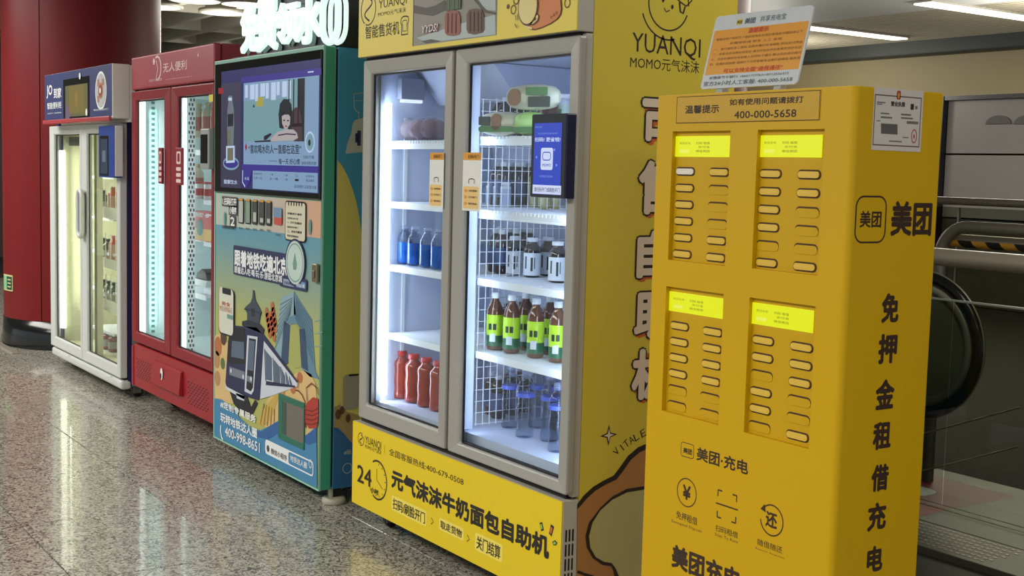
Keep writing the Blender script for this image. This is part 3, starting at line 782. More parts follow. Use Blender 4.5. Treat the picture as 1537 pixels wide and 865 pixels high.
p.rectuv(b0[0], b0[1], b1[0], 2.275, PG1, 0); p.rectuv(b0[0]-0.006, b0[1], b0[0], 2.275, INK, 0)
p.poly([(626, 57), (690, 36), (744, 22), (744.8, 52), (660, 62), (640, 63)], PG2, 1)
p.poly([(633, 62), (648, 59), (662, 61.5), (640, 65)], PG3, 2)
p.poly([(622, 20), (650, 24), (672, 14), (668, 0), (655, 8), (640, 12), (622, 8)], PG3, 1)
p.poly([(715, -2), (744.5, -8), (744.8, 16), (730, 15), (722, 8)], PG2, 1)
p.poly([(712, 0), (716, -3), (724, 8), (732, 16), (744.8, 19), (744.8, 22), (728, 19)], PG3, 2)
p.poly([(669, 24), (672, 18), (681, 15), (689, 17), (692, 24), (692.5, 47), (690, 52), (680, 54), (672, 53), (669, 49)], PCR, 3)
p.poly([(702, 22), (705, 15), (714, 13), (724, 14), (727.5, 22), (728, 44), (725, 49), (712, 52), (704, 50), (701.5, 44)], PCB, 3)
for x in (674, 680, 686): p.line([(x, 20), (x-0.5, 50)], 0.006, PCD, 4)
for x in (707, 713, 719, 724): p.line([(x, 18), (x, 47)], 0.006, PCD, 4)
p.poly([(671, 17), (672, -6), (694, -9), (693, 13), (682, 15)], PCG, 4)
for x in (676, 683, 689): p.line([(x, 13), (x, -8)], 0.004, M('photo_green_light', (112, 130, 84), 0.5), 5)
p.text('YYDS!', 634.4, 51, 659.8, 34.5, M('red_ink', (176, 30, 30), 0.5), 5, 0.07, 0.25); p.text('YYDS!', 635, 50.3, 659.4, 35.2, INKW, 6, 0.02, 0.25)
p.build('photo_print', ym)
# loaf hugged by a pale hand
BRO = M('outline_brown', (92, 46, 18), 0.5); LOAF = M('loaf_orange', (206, 124, 66), 0.5); LOAF2 = M('loaf_light_orange', (218, 150, 92), 0.5); CRM = M('cream_print', (226, 208, 138), 0.5)
outl = [(786, 24), (783, 10), (782, -6), (790, -20), (838, -22), (843, -6), (844.5, 14), (843, 22), (838, 29), (828, 36), (815, 42), (804, 45.5), (798, 45), (790, 41.5), (787, 36)]
p.poly(outl, BRO, 1); cx_, cy_ = 814, 10
p.poly([(cx_+(a-cx_)*0.955, cy_+(b-cy_)*0.95) for a, b in outl], LOAF, 2)
p.poly([(806, 2), (842, -9), (840, -20), (806, -16)], LOAF2, 3)
p.poly([(784.5, 22), (792, 29), (802, 31), (806, 28), (803, 24), (808, 20), (811.5, 24), (810, 32), (803, 38), (794, 38), (787, 33)], BRO, 3)
p.poly([(786, 25), (792, 31), (802, 33), (807, 29.5), (806, 25), (808.5, 22), (810, 25), (808, 31), (802, 36), (794, 36), (788, 32)], CRM, 4)
p.disc(794.5, 10, 0.058, 0.062, BRO, 4); p.disc(794.5, 10, 0.052, 0.056, CRM, 5)
p.poly([(789, 38), (800, 41), (801, 44), (796, 43.5), (790, 41)], CRM, 4)
for (a, b, c_, d_) in ((776, 23, 777, 31), (779, 21, 780, 30), (775, 36, 778, 42), (830, 24, 829, 28), (834, 20, 833, 25), (838, 17, 837, 22)): p.line([(a, b), (c_, d_)], 0.004, BRO, 5)
for (a, b) in ((771, 14.5), (852, 4.5), (775, 0)): p.circ(a, b, 0.014, 0.014, 0.004, BRO, 1, n=16)
p.disc(763, 10, 0.008, 0.008, BRO, 1)
p.build('header_picture', ym)
# side print
p = Print('X', XR)
OL = M('olive_ink', (38, 26, 8), 0.5)
p.text('YUANQI', 948, 82.5, 1052, 59, OL, 0, 0.0); p.text('MOMO元气沫沫', 945.6, 102, 1049.7, 92.5, OL, 0, 0.0)
c = p.uv(1004, 6)
for (r_, a0, a1) in ((0.115, -160, -75), (0.085, -190, -20), (0.085, 0, 40)):
    p.lineuv([(c[0]+r_*math.cos(math.radians(a0+(a1-a0)*k/16)), c[1]+r_*math.sin(math.radians(a0+(a1-a0)*k/16))) for k in range(17)], 0.005, OL)
p.lineuv([(c[0]+a, c[1]+b) for a, b in ((-.04, .075), (0, .04), (.05, .01), (.075, 0.0), (.098, .02), (.10, .06), (.07, .11), (.03, .13))], 0.005, OL)
p.lineuv([(c[0]+a, c[1]+b) for a, b in ((.045, .01), (.05, -.02), (.062, -.025), (.07, -.002))], 0.007, OL)
for (a, b) in ((-.025, .01), (.015, -.008)): p.face([(c[0]+a+.006*math.cos(k), c[1]+b+.008*math.sin(k)) for k in range(6)], OL)
p.lineuv([(c[0]-.02, c[1]-.015), (c[0]-.010, c[1]-.026), (c[0]+.004, c[1]-.020)], 0.004, OL)
p.build('side_logo', ym)
CH = M('character_pale', (214, 196, 176), 0.5); CHS = M('character_shadow_orange', (196, 96, 40), 0.5)
for (s_, xl, yt, yb_) in (('可', 961, 147, 226), ('售', 956, 240, 322), ('自', 954, 346, 418), ('助', 950, 436, 510), ('机', 946, 525, 602)):
    A = p.uv(xl, yb_); B = p.uv(xl, yt); hgt = B[1]-A[1]; wd = hgt*0.98
    p.textuv(s_, A[0]+0.010, A[1]-0.012, A[0]+wd+0.012, B[1]-0.012, CHS, 0, 0.075)
    p.textuv(s_, A[0]-0.006, A[1]-0.006, A[0]+wd+0.006, B[1]+0.006, OL, 1, 0.085)
    p.textuv(s_, A[0], A[1], A[0]+wd, B[1], CH, 2, 0.05)
p.build('side_lettering', ym)
c = p.uv(913.5, 653.5)
for sc, mt, L in ((1.0, OL, 0), (0.62, CH, 1)):
    p.face([(c[0]+sc*(0.036 if k % 2 == 0 else 0.011)*math.cos(k*PI/4), c[1]+sc*(0.036 if k % 2 == 0 else 0.011)*math.sin(k*PI/4)) for k in range(8)], mt, L)
for i, (s_, x, y) in enumerate((('V', 925, 678), ('I', 933.5, 672), ('T', 940, 666), ('A', 947.5, 660.5), ('L', 955, 656), ('E', 965, 650.5), ('N', 977, 646), ('E', 988, 642))):
    c = p.uv(x, y); w_ = 0.010 if s_ != 'I' else 0.002
    p.textuv(s_, c[0]-w_, c[1]-0.013, c[0]+w_, c[1]+0.013, OL, 0, 0.0, 0, math.radians(48-5*i))
BRD = M('bread_brown_print', (168, 116, 62), 0.5); BRD2 = M('bread_pale_print', (176, 166, 108), 0.5)
def arcpts(x, y, rx, ry, a0, a1, n=12): return [(x+rx*math.cos(math.radians(a0+(a1-a0)*k/n)), y-ry*math.sin(math.radians(a0+(a1-a0)*k/n))) for k in range(n+1)]
u2v = lambda P_: [p.uv(a, b) for a, b in P_]
zlo = 0.104
oo = u2v([(866.2, 757), (876, 744), (890, 731), (905, 722), (921, 714), (930, 702), (942, 685), (957, 672), (975, 664), (1000, 658), (1040, 656), (1090, 664)]); oo += [(3.045, oo[-1][1]), (3.045, zlo), (2.446, zlo)]
p.face(oo, OL, 0)
oo = u2v([(866.2, 765), (880, 749), (893, 737), (908, 728), (925, 720), (935, 707), (946, 691), (960, 679), (978, 671), (1000, 665), (1040, 663), (1090, 671)]); oo += [(3.045, oo[-1][1]), (3.045, zlo), (2.446, zlo)]
p.face(oo, BRD, 1)
def blob(k):
    P_ = [(1000, 736-k), (965, 735-k), (940, 739-k), (918, 750-k*.9), (900, 766-k*.7), (888+(-k), 785), (883-k, 805), (885-k, 822), (893-k*.8, 836+k*.4), (905-k*.3, 843+k), (917, 845+k), (923-k*.6, 853+k), (928-k, 865+k)]
    q = u2v(P_); return q + [(q[-1][0]+0.01, zlo), (3.04, zlo), (3.04, q[0][1])]
p.face(blob(5), OL, 2); p.face(blob(0), BRD2, 3)
p.line([(866, 858), (876, 862), (890, 866)], 0.009, OL, 2)
p.build('side_picture', ym)

# ------------------------------------------------------------------ goods in the yellow refrigerator
CAPW = M('cap_white', (222, 226, 232), 0.4); CAPR = M('cap_red', (190, 40, 44), 0.4)
PET = glass_mat('clear_pet', (0.84, 0.90, 0.98), 0.84, 0.10, 1.4)
CLR = clear_mat('clear_bottle', (170, 190, 225), 0.22, 0.05)
TEA = M('tea_brown', (96, 58, 36), 0.12, coat=0.5); LIME = M('label_lime', (176, 214, 44), 0.4); LGR = M('label_green_dark', (34, 96, 60), 0.4); LW = M('label_white', (206, 212, 218), 0.4)
GRK = M('label_dark_mark', (40, 50, 36), 0.5)
tea = bottle('tea_bottle', 0.0315, 0.215, TEA, CAPW, LIME, (0.08, 0.62), neck=0.42, shoulder=0.62, lab2=LGR,
             marks=[(-0.5, -0.1, 0.52, 0.72, GRK), (0.05, 0.45, 0.52, 0.72, GRK), (-0.35, 0.35, 0.14, 0.40, LW)])
def on(x, y, z): q = onZ(x, y, z); return q
def spots(lst, z): return [(onZ(x, y, z).x, onZ(x, y, z).y, z, lab) for (x, y, lab) in lst]
S = 'green-labelled bottle of brown tea, '
place_row(tea, spots([(742, 525, S+'far left of the front row on its shelf'), (767, 530, S+'second from the left on its shelf'), (803, 537, S+'second from the right on its shelf'), (836, 544, S+'far right, cut by the door frame'),
                      (788, 525, S+'standing behind between two front ones'), (824, 532, S+'behind, hiding left of the rightmost one')], 0.8305), 'green-labelled tea bottles')
DRK = M('dark_drink', (42, 26, 26), 0.12, coat=0.5)
dk = bottle('juice_bottle', 0.0325, 0.148, DRK, CAPW, LW, (0.05, 0.62), neck=0.55, shoulder=0.66, marks=[(-0.6, -0.4, 0.3, 0.85, GRK), (0.1, 0.35, 0.2, 0.8, GRK), (0.5, 0.6, 0.3, 0.8, GRK)])
S = 'dark drink bottle with white label, '
place_row(dk, spots([(772, 413, S+'far left of its front row'), (798, 416, S+'second from the left'), (836, 424, S+'at the right, half behind the door frame'), (822, 414, S+'third, set back behind its neighbours')], 1.1015), 'dark drinks with white labels')
limeb = bottle('lime_drink', 0.026, 0.17, M('green_drink', (60, 110, 50), 0.15), CAPW, LIME, (0.1, 0.7), lab2=LGR)
place_row(limeb, spots([(748, 404, 'lime-labelled bottle left of the dark white-labelled drinks')], 1.1015), 'single drinks')
CBL = M('label_blue', (70, 92, 190), 0.4)
wat = bottle('water_bottle', 0.034, 0.240, PET, CLR, CBL, (0.62, 0.68), neck=0.42, shoulder=0.72, waist=0.14)
S = 'clear water bottle with blue label, '
place_row(wat, spots([(787, 656, S+'left one on the cabinet floor'), (824, 662, S+'right one on the cabinet floor'), (836, 678, S+'half hidden at the right door frame'), (765, 642, S+'behind the left one by the wire divider'), (806, 642, S+'in the second row between two front ones'), (838, 645, S+'in the second row at the right')], 0.535), 'clear water bottles')
GC = M('cap_green', (40, 130, 96), 0.4); PALE = M('pale_drink', (176, 186, 150), 0.15, coat=0.4)
sod = bottle('soda_bottle', 0.025, 0.165, PALE, GC, None, neck=0.45, shoulder=0.55)
place_row(sod, spots([(779, 312, 'pale bottle with green cap right of the wire divider'), (770, 309, 'pale milk drink left of the green-capped bottle')], 1.3525), 'bottles on the second shelf')
yd = bottle('yellow_drink', 0.024, 0.15, M('yellow_drink', (190, 182, 96), 0.2), CAPW, M('label_cream', (206, 200, 150), 0.4), (0.1, 0.6))
place_row(yd, spots([(800, 313, 'yellow drink just below the left part of the blue terminal'), (816, 314, 'yellow drink below the middle of the blue terminal'), (832, 314, 'yellow drink below the right part of the blue terminal'), (793, 308, 'yellow drink set back behind the green-capped bottle')], 1.3525), 'yellow drinks')
wl_ = bottle('yogurt_bottle', 0.022, 0.10, M('yogurt_white', (206, 208, 220), 0.3), CAPW, M('label_blue_white', (170, 180, 206), 0.4), (0.1, 0.75), neck=0.7, shoulder=0.8)
place_row(wl_, spots([(737, 309, 'small white yogurt bottle left, behind the divider on the second shelf'), (748, 312, 'small white yogurt bottle in the middle on the second shelf'), (758, 313, 'small white yogurt bottle next to the pale milk drink')], 1.3525), 'yogurt bottles')
# cartons and jars on the top right shelf
PKG = M('wrapper_pale_green', (150, 172, 132), 0.4); PKW = M('wrapper_cream', (186, 186, 162), 0.4); PKB = M('wrapper_brown_disc', (132, 96, 64), 0.5); PKK = M('wrapper_dark', (52, 60, 54), 0.5); PKL = M('wrapper_lime', (170, 214, 130), 0.4); PKD = M('wrapper_green', (72, 120, 66), 0.4)
def pack(nm, x, y, z, w_, d_, h_, label, tilt=0.0, body=PKW, accents=()):
    t = thing(nm, (x, y, z), label, 'packet', 'green and cream food packets')
    g = G(); n = 10; vs = []; fs = []
    # pillow shaped packet: crimped ends, swollen middle
    for i in range(n+1):
        a = i/n; e = 0.30+0.70*math.sin(PI*min(1, max(0, a)))**0.5 if 0 < i < n else 0.16
        for k in range(12):
            th = 2*PI*k/12
            vs.append((x-w_/2+w_*a, y+d_/2*math.cos(th)*e, z+h_/2+h_/2*math.sin(th)*(0.35+0.65*e)*(1 if i not in (0, n) else 0.95)))
    for i in range(n):
        for k in range(12): fs.append((i*12+k, (i+1)*12+k, (i+1)*12+(k+1) % 12, i*12+(k+1) % 12))
    g.add(vs, fs, body, True); g.add(vs[:12], [tuple(range(12))[::-1]], body); g.add(vs[-12:], [tuple(range(12))], body)
    g.build('wrapper', t)
    for (u0, v0, u1, v1, mt, rr) in accents:
        g = G(); P_ = rrect(x-w_/2+w_*u0, z+h_*v0, x-w_/2+w_*u1, z+h_*v1, rr); g.prism(P_, y-d_*0.52, y-d_*0.46, 'y', mt); g.build('printed_patch', t)
    t.rotation_euler = (0, 0, tilt)
    return t
acc = [(0.12, 0.14, 0.88, 0.38, PKD, 0.01), (0.12, 0.42, 0.36, 0.78, PKK, 0.004), (0.40, 0.2, 0.60, 0.9, PKB, 0.03)]
acc2 = [(0.5, 0.55, 0.90, 0.85, PKD, 0.004), (0.55, 0.10, 0.95, 0.5, PKK, 0.004), (0.15, 0.15, 0.40, 0.8, PKB, 0.03)]
q = onZ(752, 204, 1.619); pack('sandwich_packet', q.x, q.y+0.01, 1.619, 0.20, 0.09, 0.085, 'lower cream and green sandwich packet on the top right shelf', 0.35, PKW, acc)
q2 = onZ(782, 204, 1.619); pack('sandwich_packet', q2.x+0.03, q2.y+0.02, 1.619, 0.13, 0.08, 0.085, 'bright lime packet beside the lower sandwich packet', 0.3, PKL, [(0.15, 0.12, 0.85, 0.35, PKD, 0.005)])
pack('sandwich_packet', q.x+0.15, q.y+0.03, 1.706, 0.22, 0.09, 0.09, 'upper cream and green sandwich packet lying on the lower packets', 0.35, PKW, acc2)
jar = bottle('jar', 0.036, 0.15, M('jar_brown', (92, 58, 44), 0.2), CAPW, None, neck=0.85, shoulder=0.84)
place_row(jar, spots([(822, 206, 'brown jar with wide white lid above the terminal')], 1.619), 'jars')
jar2 = bottle('white_jar', 0.032, 0.155, M('jar_white', (200, 206, 216), 0.3), CAPW, M('label_pale_green', (190, 210, 196), 0.4), (0.25, 0.75), neck=0.8, shoulder=0.82, marks=[(-0.3, 0.0, .3, .8, PKD), (0.2, 0.3, .2, .6, CBL)])
place_row(jar2, spots([(845, 207, 'white labelled jar above the terminal, at the door frame')], 1.619), 'jars')
# left door: breads, blue drinks, red drinks
BAG = clear_mat('clear_bag', (196, 188, 214), 0.35, 0.12)
for i, (px_, lab, cr, pb) in enumerate(((604, 'bagged pale purple bun, leftmost on the top left shelf', (196, 166, 206), 205), (620, 'bagged cream bread roll, second on the top left shelf', (224, 206, 196), 206),
                                    (637, 'bagged brown bread roll, third on the top left shelf', (166, 128, 108), 206), (655, 'bagged dark brown bread roll at the right of the top left shelf', (146, 112, 94), 207))):
    x, y, z = onY(px_, 190, 2.60).x, 2.60, 1.6075
    t = thing('bread_bag', (x, y, z), lab, 'bread', 'bagged breads on the top left shelf')
    g = G()
    def loafm(g, rx, ry, rz, mat, zc, wob):
        vs = []; fs = []; m_ = 10; n_ = 16
        for i in range(m_+1):
            v = -1+2*i/m_; e = max(0.04, (1-abs(v)**2.6))**0.5
            for k in range(n_):
                a = 2*PI*k/n_; vs.append((x+rx*e*math.cos(a)*(1+wob*math.sin(5*a+i)), y+ry*v, zc+rz*e*math.sin(a)*(1+wob*math.cos(4*a+2*i))))
        for i in range(m_):
            for k in range(n_): fs.append((i*n_+k, i*n_+(k+1) % n_, (i+1)*n_+(k+1) % n_, (i+1)*n_+k))
        g.add(vs, [f[::-1] for f in fs], mat, True)
    loafm(g, 0.022, 0.060, 0.040, M('bread_%d' % i, cr, 0.6, bump=0.5, nscale=40), z+0.043, 0.05); g.build('bun', t)
    g = G(); loafm(g, 0.026, 0.074, 0.046, BAG, z+0.047, 0.10); g.build('bag', t)
g = G(); q = onZ(595, 212, 1.605); g.box(-4.56, -4.10, 2.515, 2.70, 1.6045, 1.607, M('clear_tray', (190, 196, 220), 0.3)); tag(g.build('bread_tray', bevel=0.001), 'thin clear tray under the bagged breads', 'tray')
BLU = M('blue_drink', (30, 120, 214), 0.12, coat=0.5)
bl = bottle('blue_drink_bottle', 0.032, 0.160, PET, CLR, None, neck=0.45, shoulder=0.62, fill=(BLU, 0.58))
S = 'bottle of bright blue drink, '
def row_at(lst, Y, z): return [(onY(x, 400, Y).x, Y, z, lab) for (x, y, lab) in lst]
place_row(bl, row_at([(607, 392, S+'far left on the third left shelf'), (622, 396, S+'second from the left'), (641, 399, S+'third from the left'), (658, 402, S+'cut off by the door frame on the right')], 2.56, 1.1), 'blue drinks')
RDK = M('red_drink', (150, 46, 30), 0.14, coat=0.5, noise=0.25, nscale=30)
rd = bottle('red_drink_bottle', 0.037, 0.20, RDK, CAPR, None, neck=0.52, shoulder=0.74, waist=0.06)
q = fz(600, 603, 2.55)
S = 'red-capped bottle of red drink, '
place_row(rd, row_at([(605, 601, S+'leftmost on the floor of the left compartment'), (624, 603, S+'second from the left'), (643, 600, S+'third from the left, slightly set back'), (662, 604, S+'cut off by the door frame')], 2.57, 0.535), 'red drinks')
# bottles seen through the wire divider
dkk = bottle('shelved_bottle', 0.030, 0.17, DRK, CAPW, M('label_dim_blue', (70, 84, 120), 0.4), (0.2, 0.6))
sp = []
for (z, nm_) in ((1.605, 'top'), (1.3595, 'second'), (1.1, 'third'), (0.818, 'fourth'), (0.535, 'lowest')):
    for a in range(3):
        for b in range(2): sp.append((-4.06-0.075*b-0.03*a, 2.70+0.085*a+0.02*b, z, 'dark bottle behind the wire divider, %s level, %s row, %s' % (nm_, ('nearer', 'farther')[b], ('next to the divider front', 'in the middle', 'deepest inside')[a])))
place_row(dkk, sp, 'bottles behind the wire divider')
# ------------------------------------------------------------------ teal drinks machine with the big screen
TEAL = M('teal_enamel', (58, 146, 120), 0.35)
TEALL = M('teal_edge_light', (140, 188, 170), 0.4)
TB = M('side_blue_print', (56, 134, 168), 0.4); TY_ = M('side_olive_print', (190, 180, 96), 0.4)
AX0, AX1, AZ0, AZ1 = -6.232, -4.968, 0.075, 2.006
tm_ = thing('drinks_machine', (-5.6, 2.7, 0), 'teal drinks machine with a large advertising screen and a printed metro train', 'vending machine', 'vending machines in the row')
g = G(); g.box(AX0, AX1, F, 2.431, AZ0, AZ1, TEAL); door = g.build('door', tm_, bevel=0.006)
g = G(); g.box(AX0+0.01, AX1-0.012, 2.4315, 2.441, AZ0+0.01, AZ1-0.01, GAP); g.build('door_gasket', tm_)
g = G(); g.box(AX0+0.002, AX1-0.004, 2.4415, 3.08, AZ0, AZ1-0.002, TB); g.build('cabinet', tm_, bevel=0.004)
for i, (x, y) in enumerate(((AX0+0.11, 2.50), (AX1-0.05, 2.47), (AX0+0.11, 3.0), (AX1-0.05, 3.0))):
    if i in (1,):
        g = G(); g.box(x-0.03, x+0.028, y-0.02, y+0.02, 0.034, 0.074, BLACK); g.lathe([(0.048, 0.0), (0.053, 0.006), (0.052, 0.022), (0.044, 0.030), (0.026, 0.034), (0.016, 0.04), (0.016, 0.075)], (x, y, 0.0005), M('foot_cream', (176, 172, 152), 0.5), 24)
        g.box(x+0.005, x+0.03, y-0.03, y-0.02, 0.02, 0.074, M('foot_cream')); g.build('levelling_foot', tm_)
    else: castor(tm_, x, y, 0.075, BLACK, 1.0)
# picture panel below and the screen above
p = Print('Y', F, 0.0007)
AB = M('art_blue_grey', (104, 156, 172), 0.5); AG = M('art_yellow_green', (160, 166, 92), 0.5); AC = M('art_cream', (196, 192, 166), 0.5); AO = M('art_orange', (206, 158, 128), 0.5)
AW = M('art_sea_blue', (62, 128, 168), 0.5); AN = M('art_navy', (36, 44, 84), 0.5); AS = M('art_sand', (206, 176, 118), 0.5); AWD = M('art_sea_dark', (44, 92, 150), 0.5)
def fade(name, c0, c1, z0, z1, axis='Z'):
    m = bpy.data.materials.new(name); m.use_nodes = True; nt = m.node_tree; b = nt.nodes['Principled BSDF']; b.inputs['Roughness'].default_value = 0.45
    ge = nt.nodes.new('ShaderNodeNewGeometry'); sp_ = nt.nodes.new('ShaderNodeSeparateXYZ'); mr = nt.nodes.new('ShaderNodeMapRange'); mx = nt.nodes.new('ShaderNodeMixRGB')
    mr.inputs[1].default_value = z0; mr.inputs[2].default_value = z1; mx.inputs[1].default_value = lin(c0); mx.inputs[2].default_value = lin(c1)
    nt.links.new(ge.outputs['Position'], sp_.inputs[0]); nt.links.new(sp_.outputs[axis], mr.inputs[0]); nt.links.new(mr.outputs[0], mx.inputs[0]); nt.links.new(mx.outputs[0], b.inputs['Base Color'])
    return m
PX0, PX1 = AX0+0.012, fx(477.5, 700)
za = fz(400, 347); zb_ = fz(400, 452); zc = fz(400, 560)
p.rectuv(PX0, AZ0+0.01, PX1, fz(480, 302), fade('print_sky', (170, 172, 96), (96, 150, 170), zb_-0.12, za-0.03), 0)
p.rectuv(PX0, za, PX1, fz(480, 302), fade('print_cream', (178, 190, 180), (208, 160, 128), -5.75, -4.95, 'X'), 1)
AHZ = M('art_haze_green', (126, 158, 128), 0.5)
# sand, food and sea at the bottom
p.poly([(322.5, 505), (330, 500), (338, 512), (350, 520), (346, 560), (352, 606), (322.5, 604)], AS, 2)
for (x, y, r, mt) in ((328, 520, .05, M('food_orange', (176, 104, 60), 0.5)), (336, 507, .04, M('food_dark', (84, 56, 44), 0.5)), (326, 540, .045, M('food_tan', (176, 132, 84), 0.5)), (335, 546, .03, M('food_green', (82, 110, 62), 0.5)), (327, 568, .04, M('food_tan'))):
    p.disc(x, y, r, r, mt, 3, n=14)
p.poly([(412, 590), (430, 572), (445, 560), (456, 556), (468, 562), (474, 576), (476.5, 600), (476, 655), (440, 652), (415, 648), (396, 640), (386, 634), (398, 618), (402, 600)], AS, 3)
p.poly([(398, 612), (414, 592), (424, 586), (418, 600), (408, 628), (396, 640), (386, 636)], M('food_noodle', (190, 160, 76), 0.5), 4)
for k in range(5): p.line([(397+k*4, 606+k*2), (392+k*5, 637+k)], 0.010, M('food_noodle_dark', (150, 116, 52), 0.5), 5)
for k in range(6): p.disc(425+k*5.2, 586-(k % 3)*7-k, .028, .026, M('food_orange') if k % 2 else M('food_tan'), 5, n=12)
sea = [(322.6, 598), (334, 600), (350, 612), (362, 628), (378, 642), (392, 646), (405, 640), (418, 632), (432, 650), (448, 658), (460, 654), (476.5, 640)]
p.face([p.uv(a, b) for a, b in sea]+[(PX1, AZ0+0.012), (PX0, AZ0+0.012)], AW, 6)
p.poly([(380, 645), (394, 648), (406, 640), (418, 633), (420, 650), (404, 660), (388, 656)], AWD, 7)
p.poly([(458, 655), (467, 650), (476.5, 641), (476, 664), (466, 668), (458, 664)], AWD, 7)
# tower pair with a bridge
TW1 = M('tower_blue', (92, 130, 150), 0.5); TW2 = M('tower_dark', (50, 74, 104), 0.5); TW3 = M('tower_light', (132, 164, 172), 0.5)
def z3(pts): return [(320+a/4.806, 420+b/4.806) for a, b in pts]
p.poly(z3([(490, 130), (585, 85), (600, 250), (560, 290), (545, 300), (510, 600), (440, 520), (455, 460)]), TW3, 3)
p.poly(z3([(585, 85), (715, 290), (740, 660), (770, 720), (700, 700), (640, 640), (625, 355), (660, 350), (585, 250)]), TW1, 3)
p.poly(z3([(515, 295), (560, 330), (545, 600), (520, 620), (495, 560)]), TW2, 4)
p.poly(z3([(625, 360), (665, 350), (690, 660), (640, 630)]), TW2, 4)
p.poly(z3([(525, 285), (585, 255), (665, 345), (640, 352), (600, 315), (560, 325)]), TW1, 4)
p.poly(z3([(560, 330), (590, 320), (628, 360), (640, 630), (590, 640), (545, 590)]), AG, 3)
for k in range(9):
    p.line(z3([(488-k*5, 180+k*40), (578-k*2, 130+k*14)]), 0.0025, TW2, 5)
    p.line(z3([(600, 130+k*18), (712+k*2, 300+k*38)]), 0.0025, TW2, 5)
for k in range(3): p.line(z3([(735, 300+k*90), (790, 280+k*100)]), 0.004, TW3, 3)
# pagoda
PG = M('pagoda_slate', (58, 66, 82), 0.5); PGD = M('pagoda_dark', (34, 40, 56), 0.5)
p.poly(z3([(292, 75), (300, 75), (310, 150), (335, 195), (355, 235), (345, 262), (250, 240), (232, 208), (240, 195), (275, 165), (288, 130)]), PG, 6)
p.poly(z3([(250, 240), (345, 262), (335, 330), (250, 300)]), PG, 6); p.poly(z3([(280, 205), (305, 210), (302, 270), (282, 262)]), PGD, 7)
p.poly(z3([(215, 300), (260, 290), (345, 320), (375, 360), (365, 390), (215, 330)]), PGD, 7)
p.line(z3([(232, 212), (290, 222), (350, 245)]), 0.006, PGD, 8)
# skewers
for k, (a, b) in enumerate(((388, 235), (430, 195), (418, 260))):
    for j in range(5): p.disc(320+(a+j*6)/4.806, 420+(b+j*38)/4.806, .020, .024, M('food_red', (176, 72, 42), 0.5) if j % 2 else M('food_orange'), 4, n=10)
# metro train
TN = M('train_navy', (34, 38, 76), 0.5); TK = M('train_black', (24, 26, 36), 0.5); TG = M('train_glass', (82, 100, 120), 0.5); TWH = M('train_white', (196, 202, 212), 0.5); TGR = M('train_grey', (112, 120, 132), 0.5)
p.poly(z3([(365, 430), (375, 400), (615, 740), (610, 770), (420, 840), (345, 860)]), TWH, 6)
p.poly(z3([(360, 385), (372, 395), (618, 735), (612, 745), (372, 440)]), TN, 7)
p.poly(z3([(130, 345), (150, 330), (320, 345), (362, 390), (372, 440), (345, 850), (330, 870), (240, 840), (105, 770), (95, 740), (115, 440)]), TN, 7)
p.poly(z3([(140, 345), (235, 350), (245, 610), (110, 600), (118, 440)]), TK, 8)
p.poly(z3([(145, 440), (232, 450), (232, 575), (138, 555)]), TG, 9)
p.poly(z3([(125, 625), (238, 665), (238, 725), (125, 685)]), TGR, 9)
p.poly(z3([(255, 400), (330, 412), (302, 800), (285, 830), (235, 805)]), TWH, 9)
p.poly(z3([(268, 420), (318, 430), (296, 780), (280, 805), (248, 785)]), TK, 10); p.poly(z3([(270, 435), (312, 445), (300, 660), (258, 650)]), TG, 11); p.poly(z3([(256, 690), (296, 705), (292, 750), (254, 730)]), TGR, 11)
for (a, b) in ((140, 655), (228, 700), (284, 715)): p.disc(320+a/4.806, 420+b/4.806, .012, .012, TWH, 12, n=10)
p.poly(z3([(93, 745), (105, 772), (240, 842), (232, 865), (100, 790)]), TWH, 8)
for (a, b, c_, d_) in ((385, 510, 432, 730), (445, 575, 490, 750), (500, 640, 528, 760), (538, 680, 556, 765), (564, 710, 578, 765)):
    p.poly(z3([(a, b), (c_-3, b+55), (c_, d_), (a+6, d_-10)]), TG, 8); p.line(z3([(a-6, b-12), (a+2, d_)]), 0.006, TN, 9)
p.poly(z3([(390, 730), (600, 765), (595, 778), (388, 760)]), TN, 8)
p.poly([(345, 584), (372, 595), (378, 612), (384, 600), (388, 605), (380, 622), (362, 618), (352, 606)], TK, 7); p.poly([(356, 590), (370, 595), (368, 602), (357, 598)], TWH, 8)
# crayfish (plain)
CRF = M('crayfish_red', (166, 52, 40), 0.5); CRD = M('crayfish_dark', (110, 26, 24), 0.5)
def z4(pts): return [(320+a/4.55, 560+b/4.55) for a, b in pts]
p.poly(z4([(650, 200), (690, 165), (725, 175), (728, 300), (715, 375), (660, 378), (635, 330), (632, 240)]), CRF, 8)
for k in range(4): p.line(z4([(640, 250+k*32), (685, 262+k*30), (726, 240+k*32)]), 0.005, CRD, 9)
p.line(z4([(650, 195), (645, 100), (680, 70), (715, 100), (728, 150)]), 0.006, CRD, 9); p.line(z4([(640, 210), (615, 150), (590, 120), (570, 118)]), 0.006, CRD, 9)
p.line(z4([(636, 250), (628, 300), (640, 372)]), 0.012, CRD, 9)
# dispensing window
GRF = M('window_metal', (120, 116, 104), 0.4, 0.3)
p.build('printed_picture', door)
a = (fx(420, 630), fz(420, 665)); b = (fx(458.5, 630), fz(440, 597))
w0, w1 = fx(420, 630), fx(459, 640); v0, v1 = fz(459, 676), fz(459, 605)
o = door_frame('dispensing_window', door, w0, w1, v0, v1, F-0.010, F-0.0008, 0.045, 0.010, 0.03, 0.03, M('teal_dark', (34, 104, 84), 0.4), bevel=0.004, slope=0.004)
g = G(); g.box(w0+0.04, w1-0.006, F-0.0075, F-0.006, v0+0.025, v1-0.025, M('window_metal')); g.box(w0+0.044, w0+0.09, F-0.0082, F-0.0074, v0+0.03, v1-0.03, M('window_shade_green', (58, 80, 72), 0.4)); g.build('flap', o)
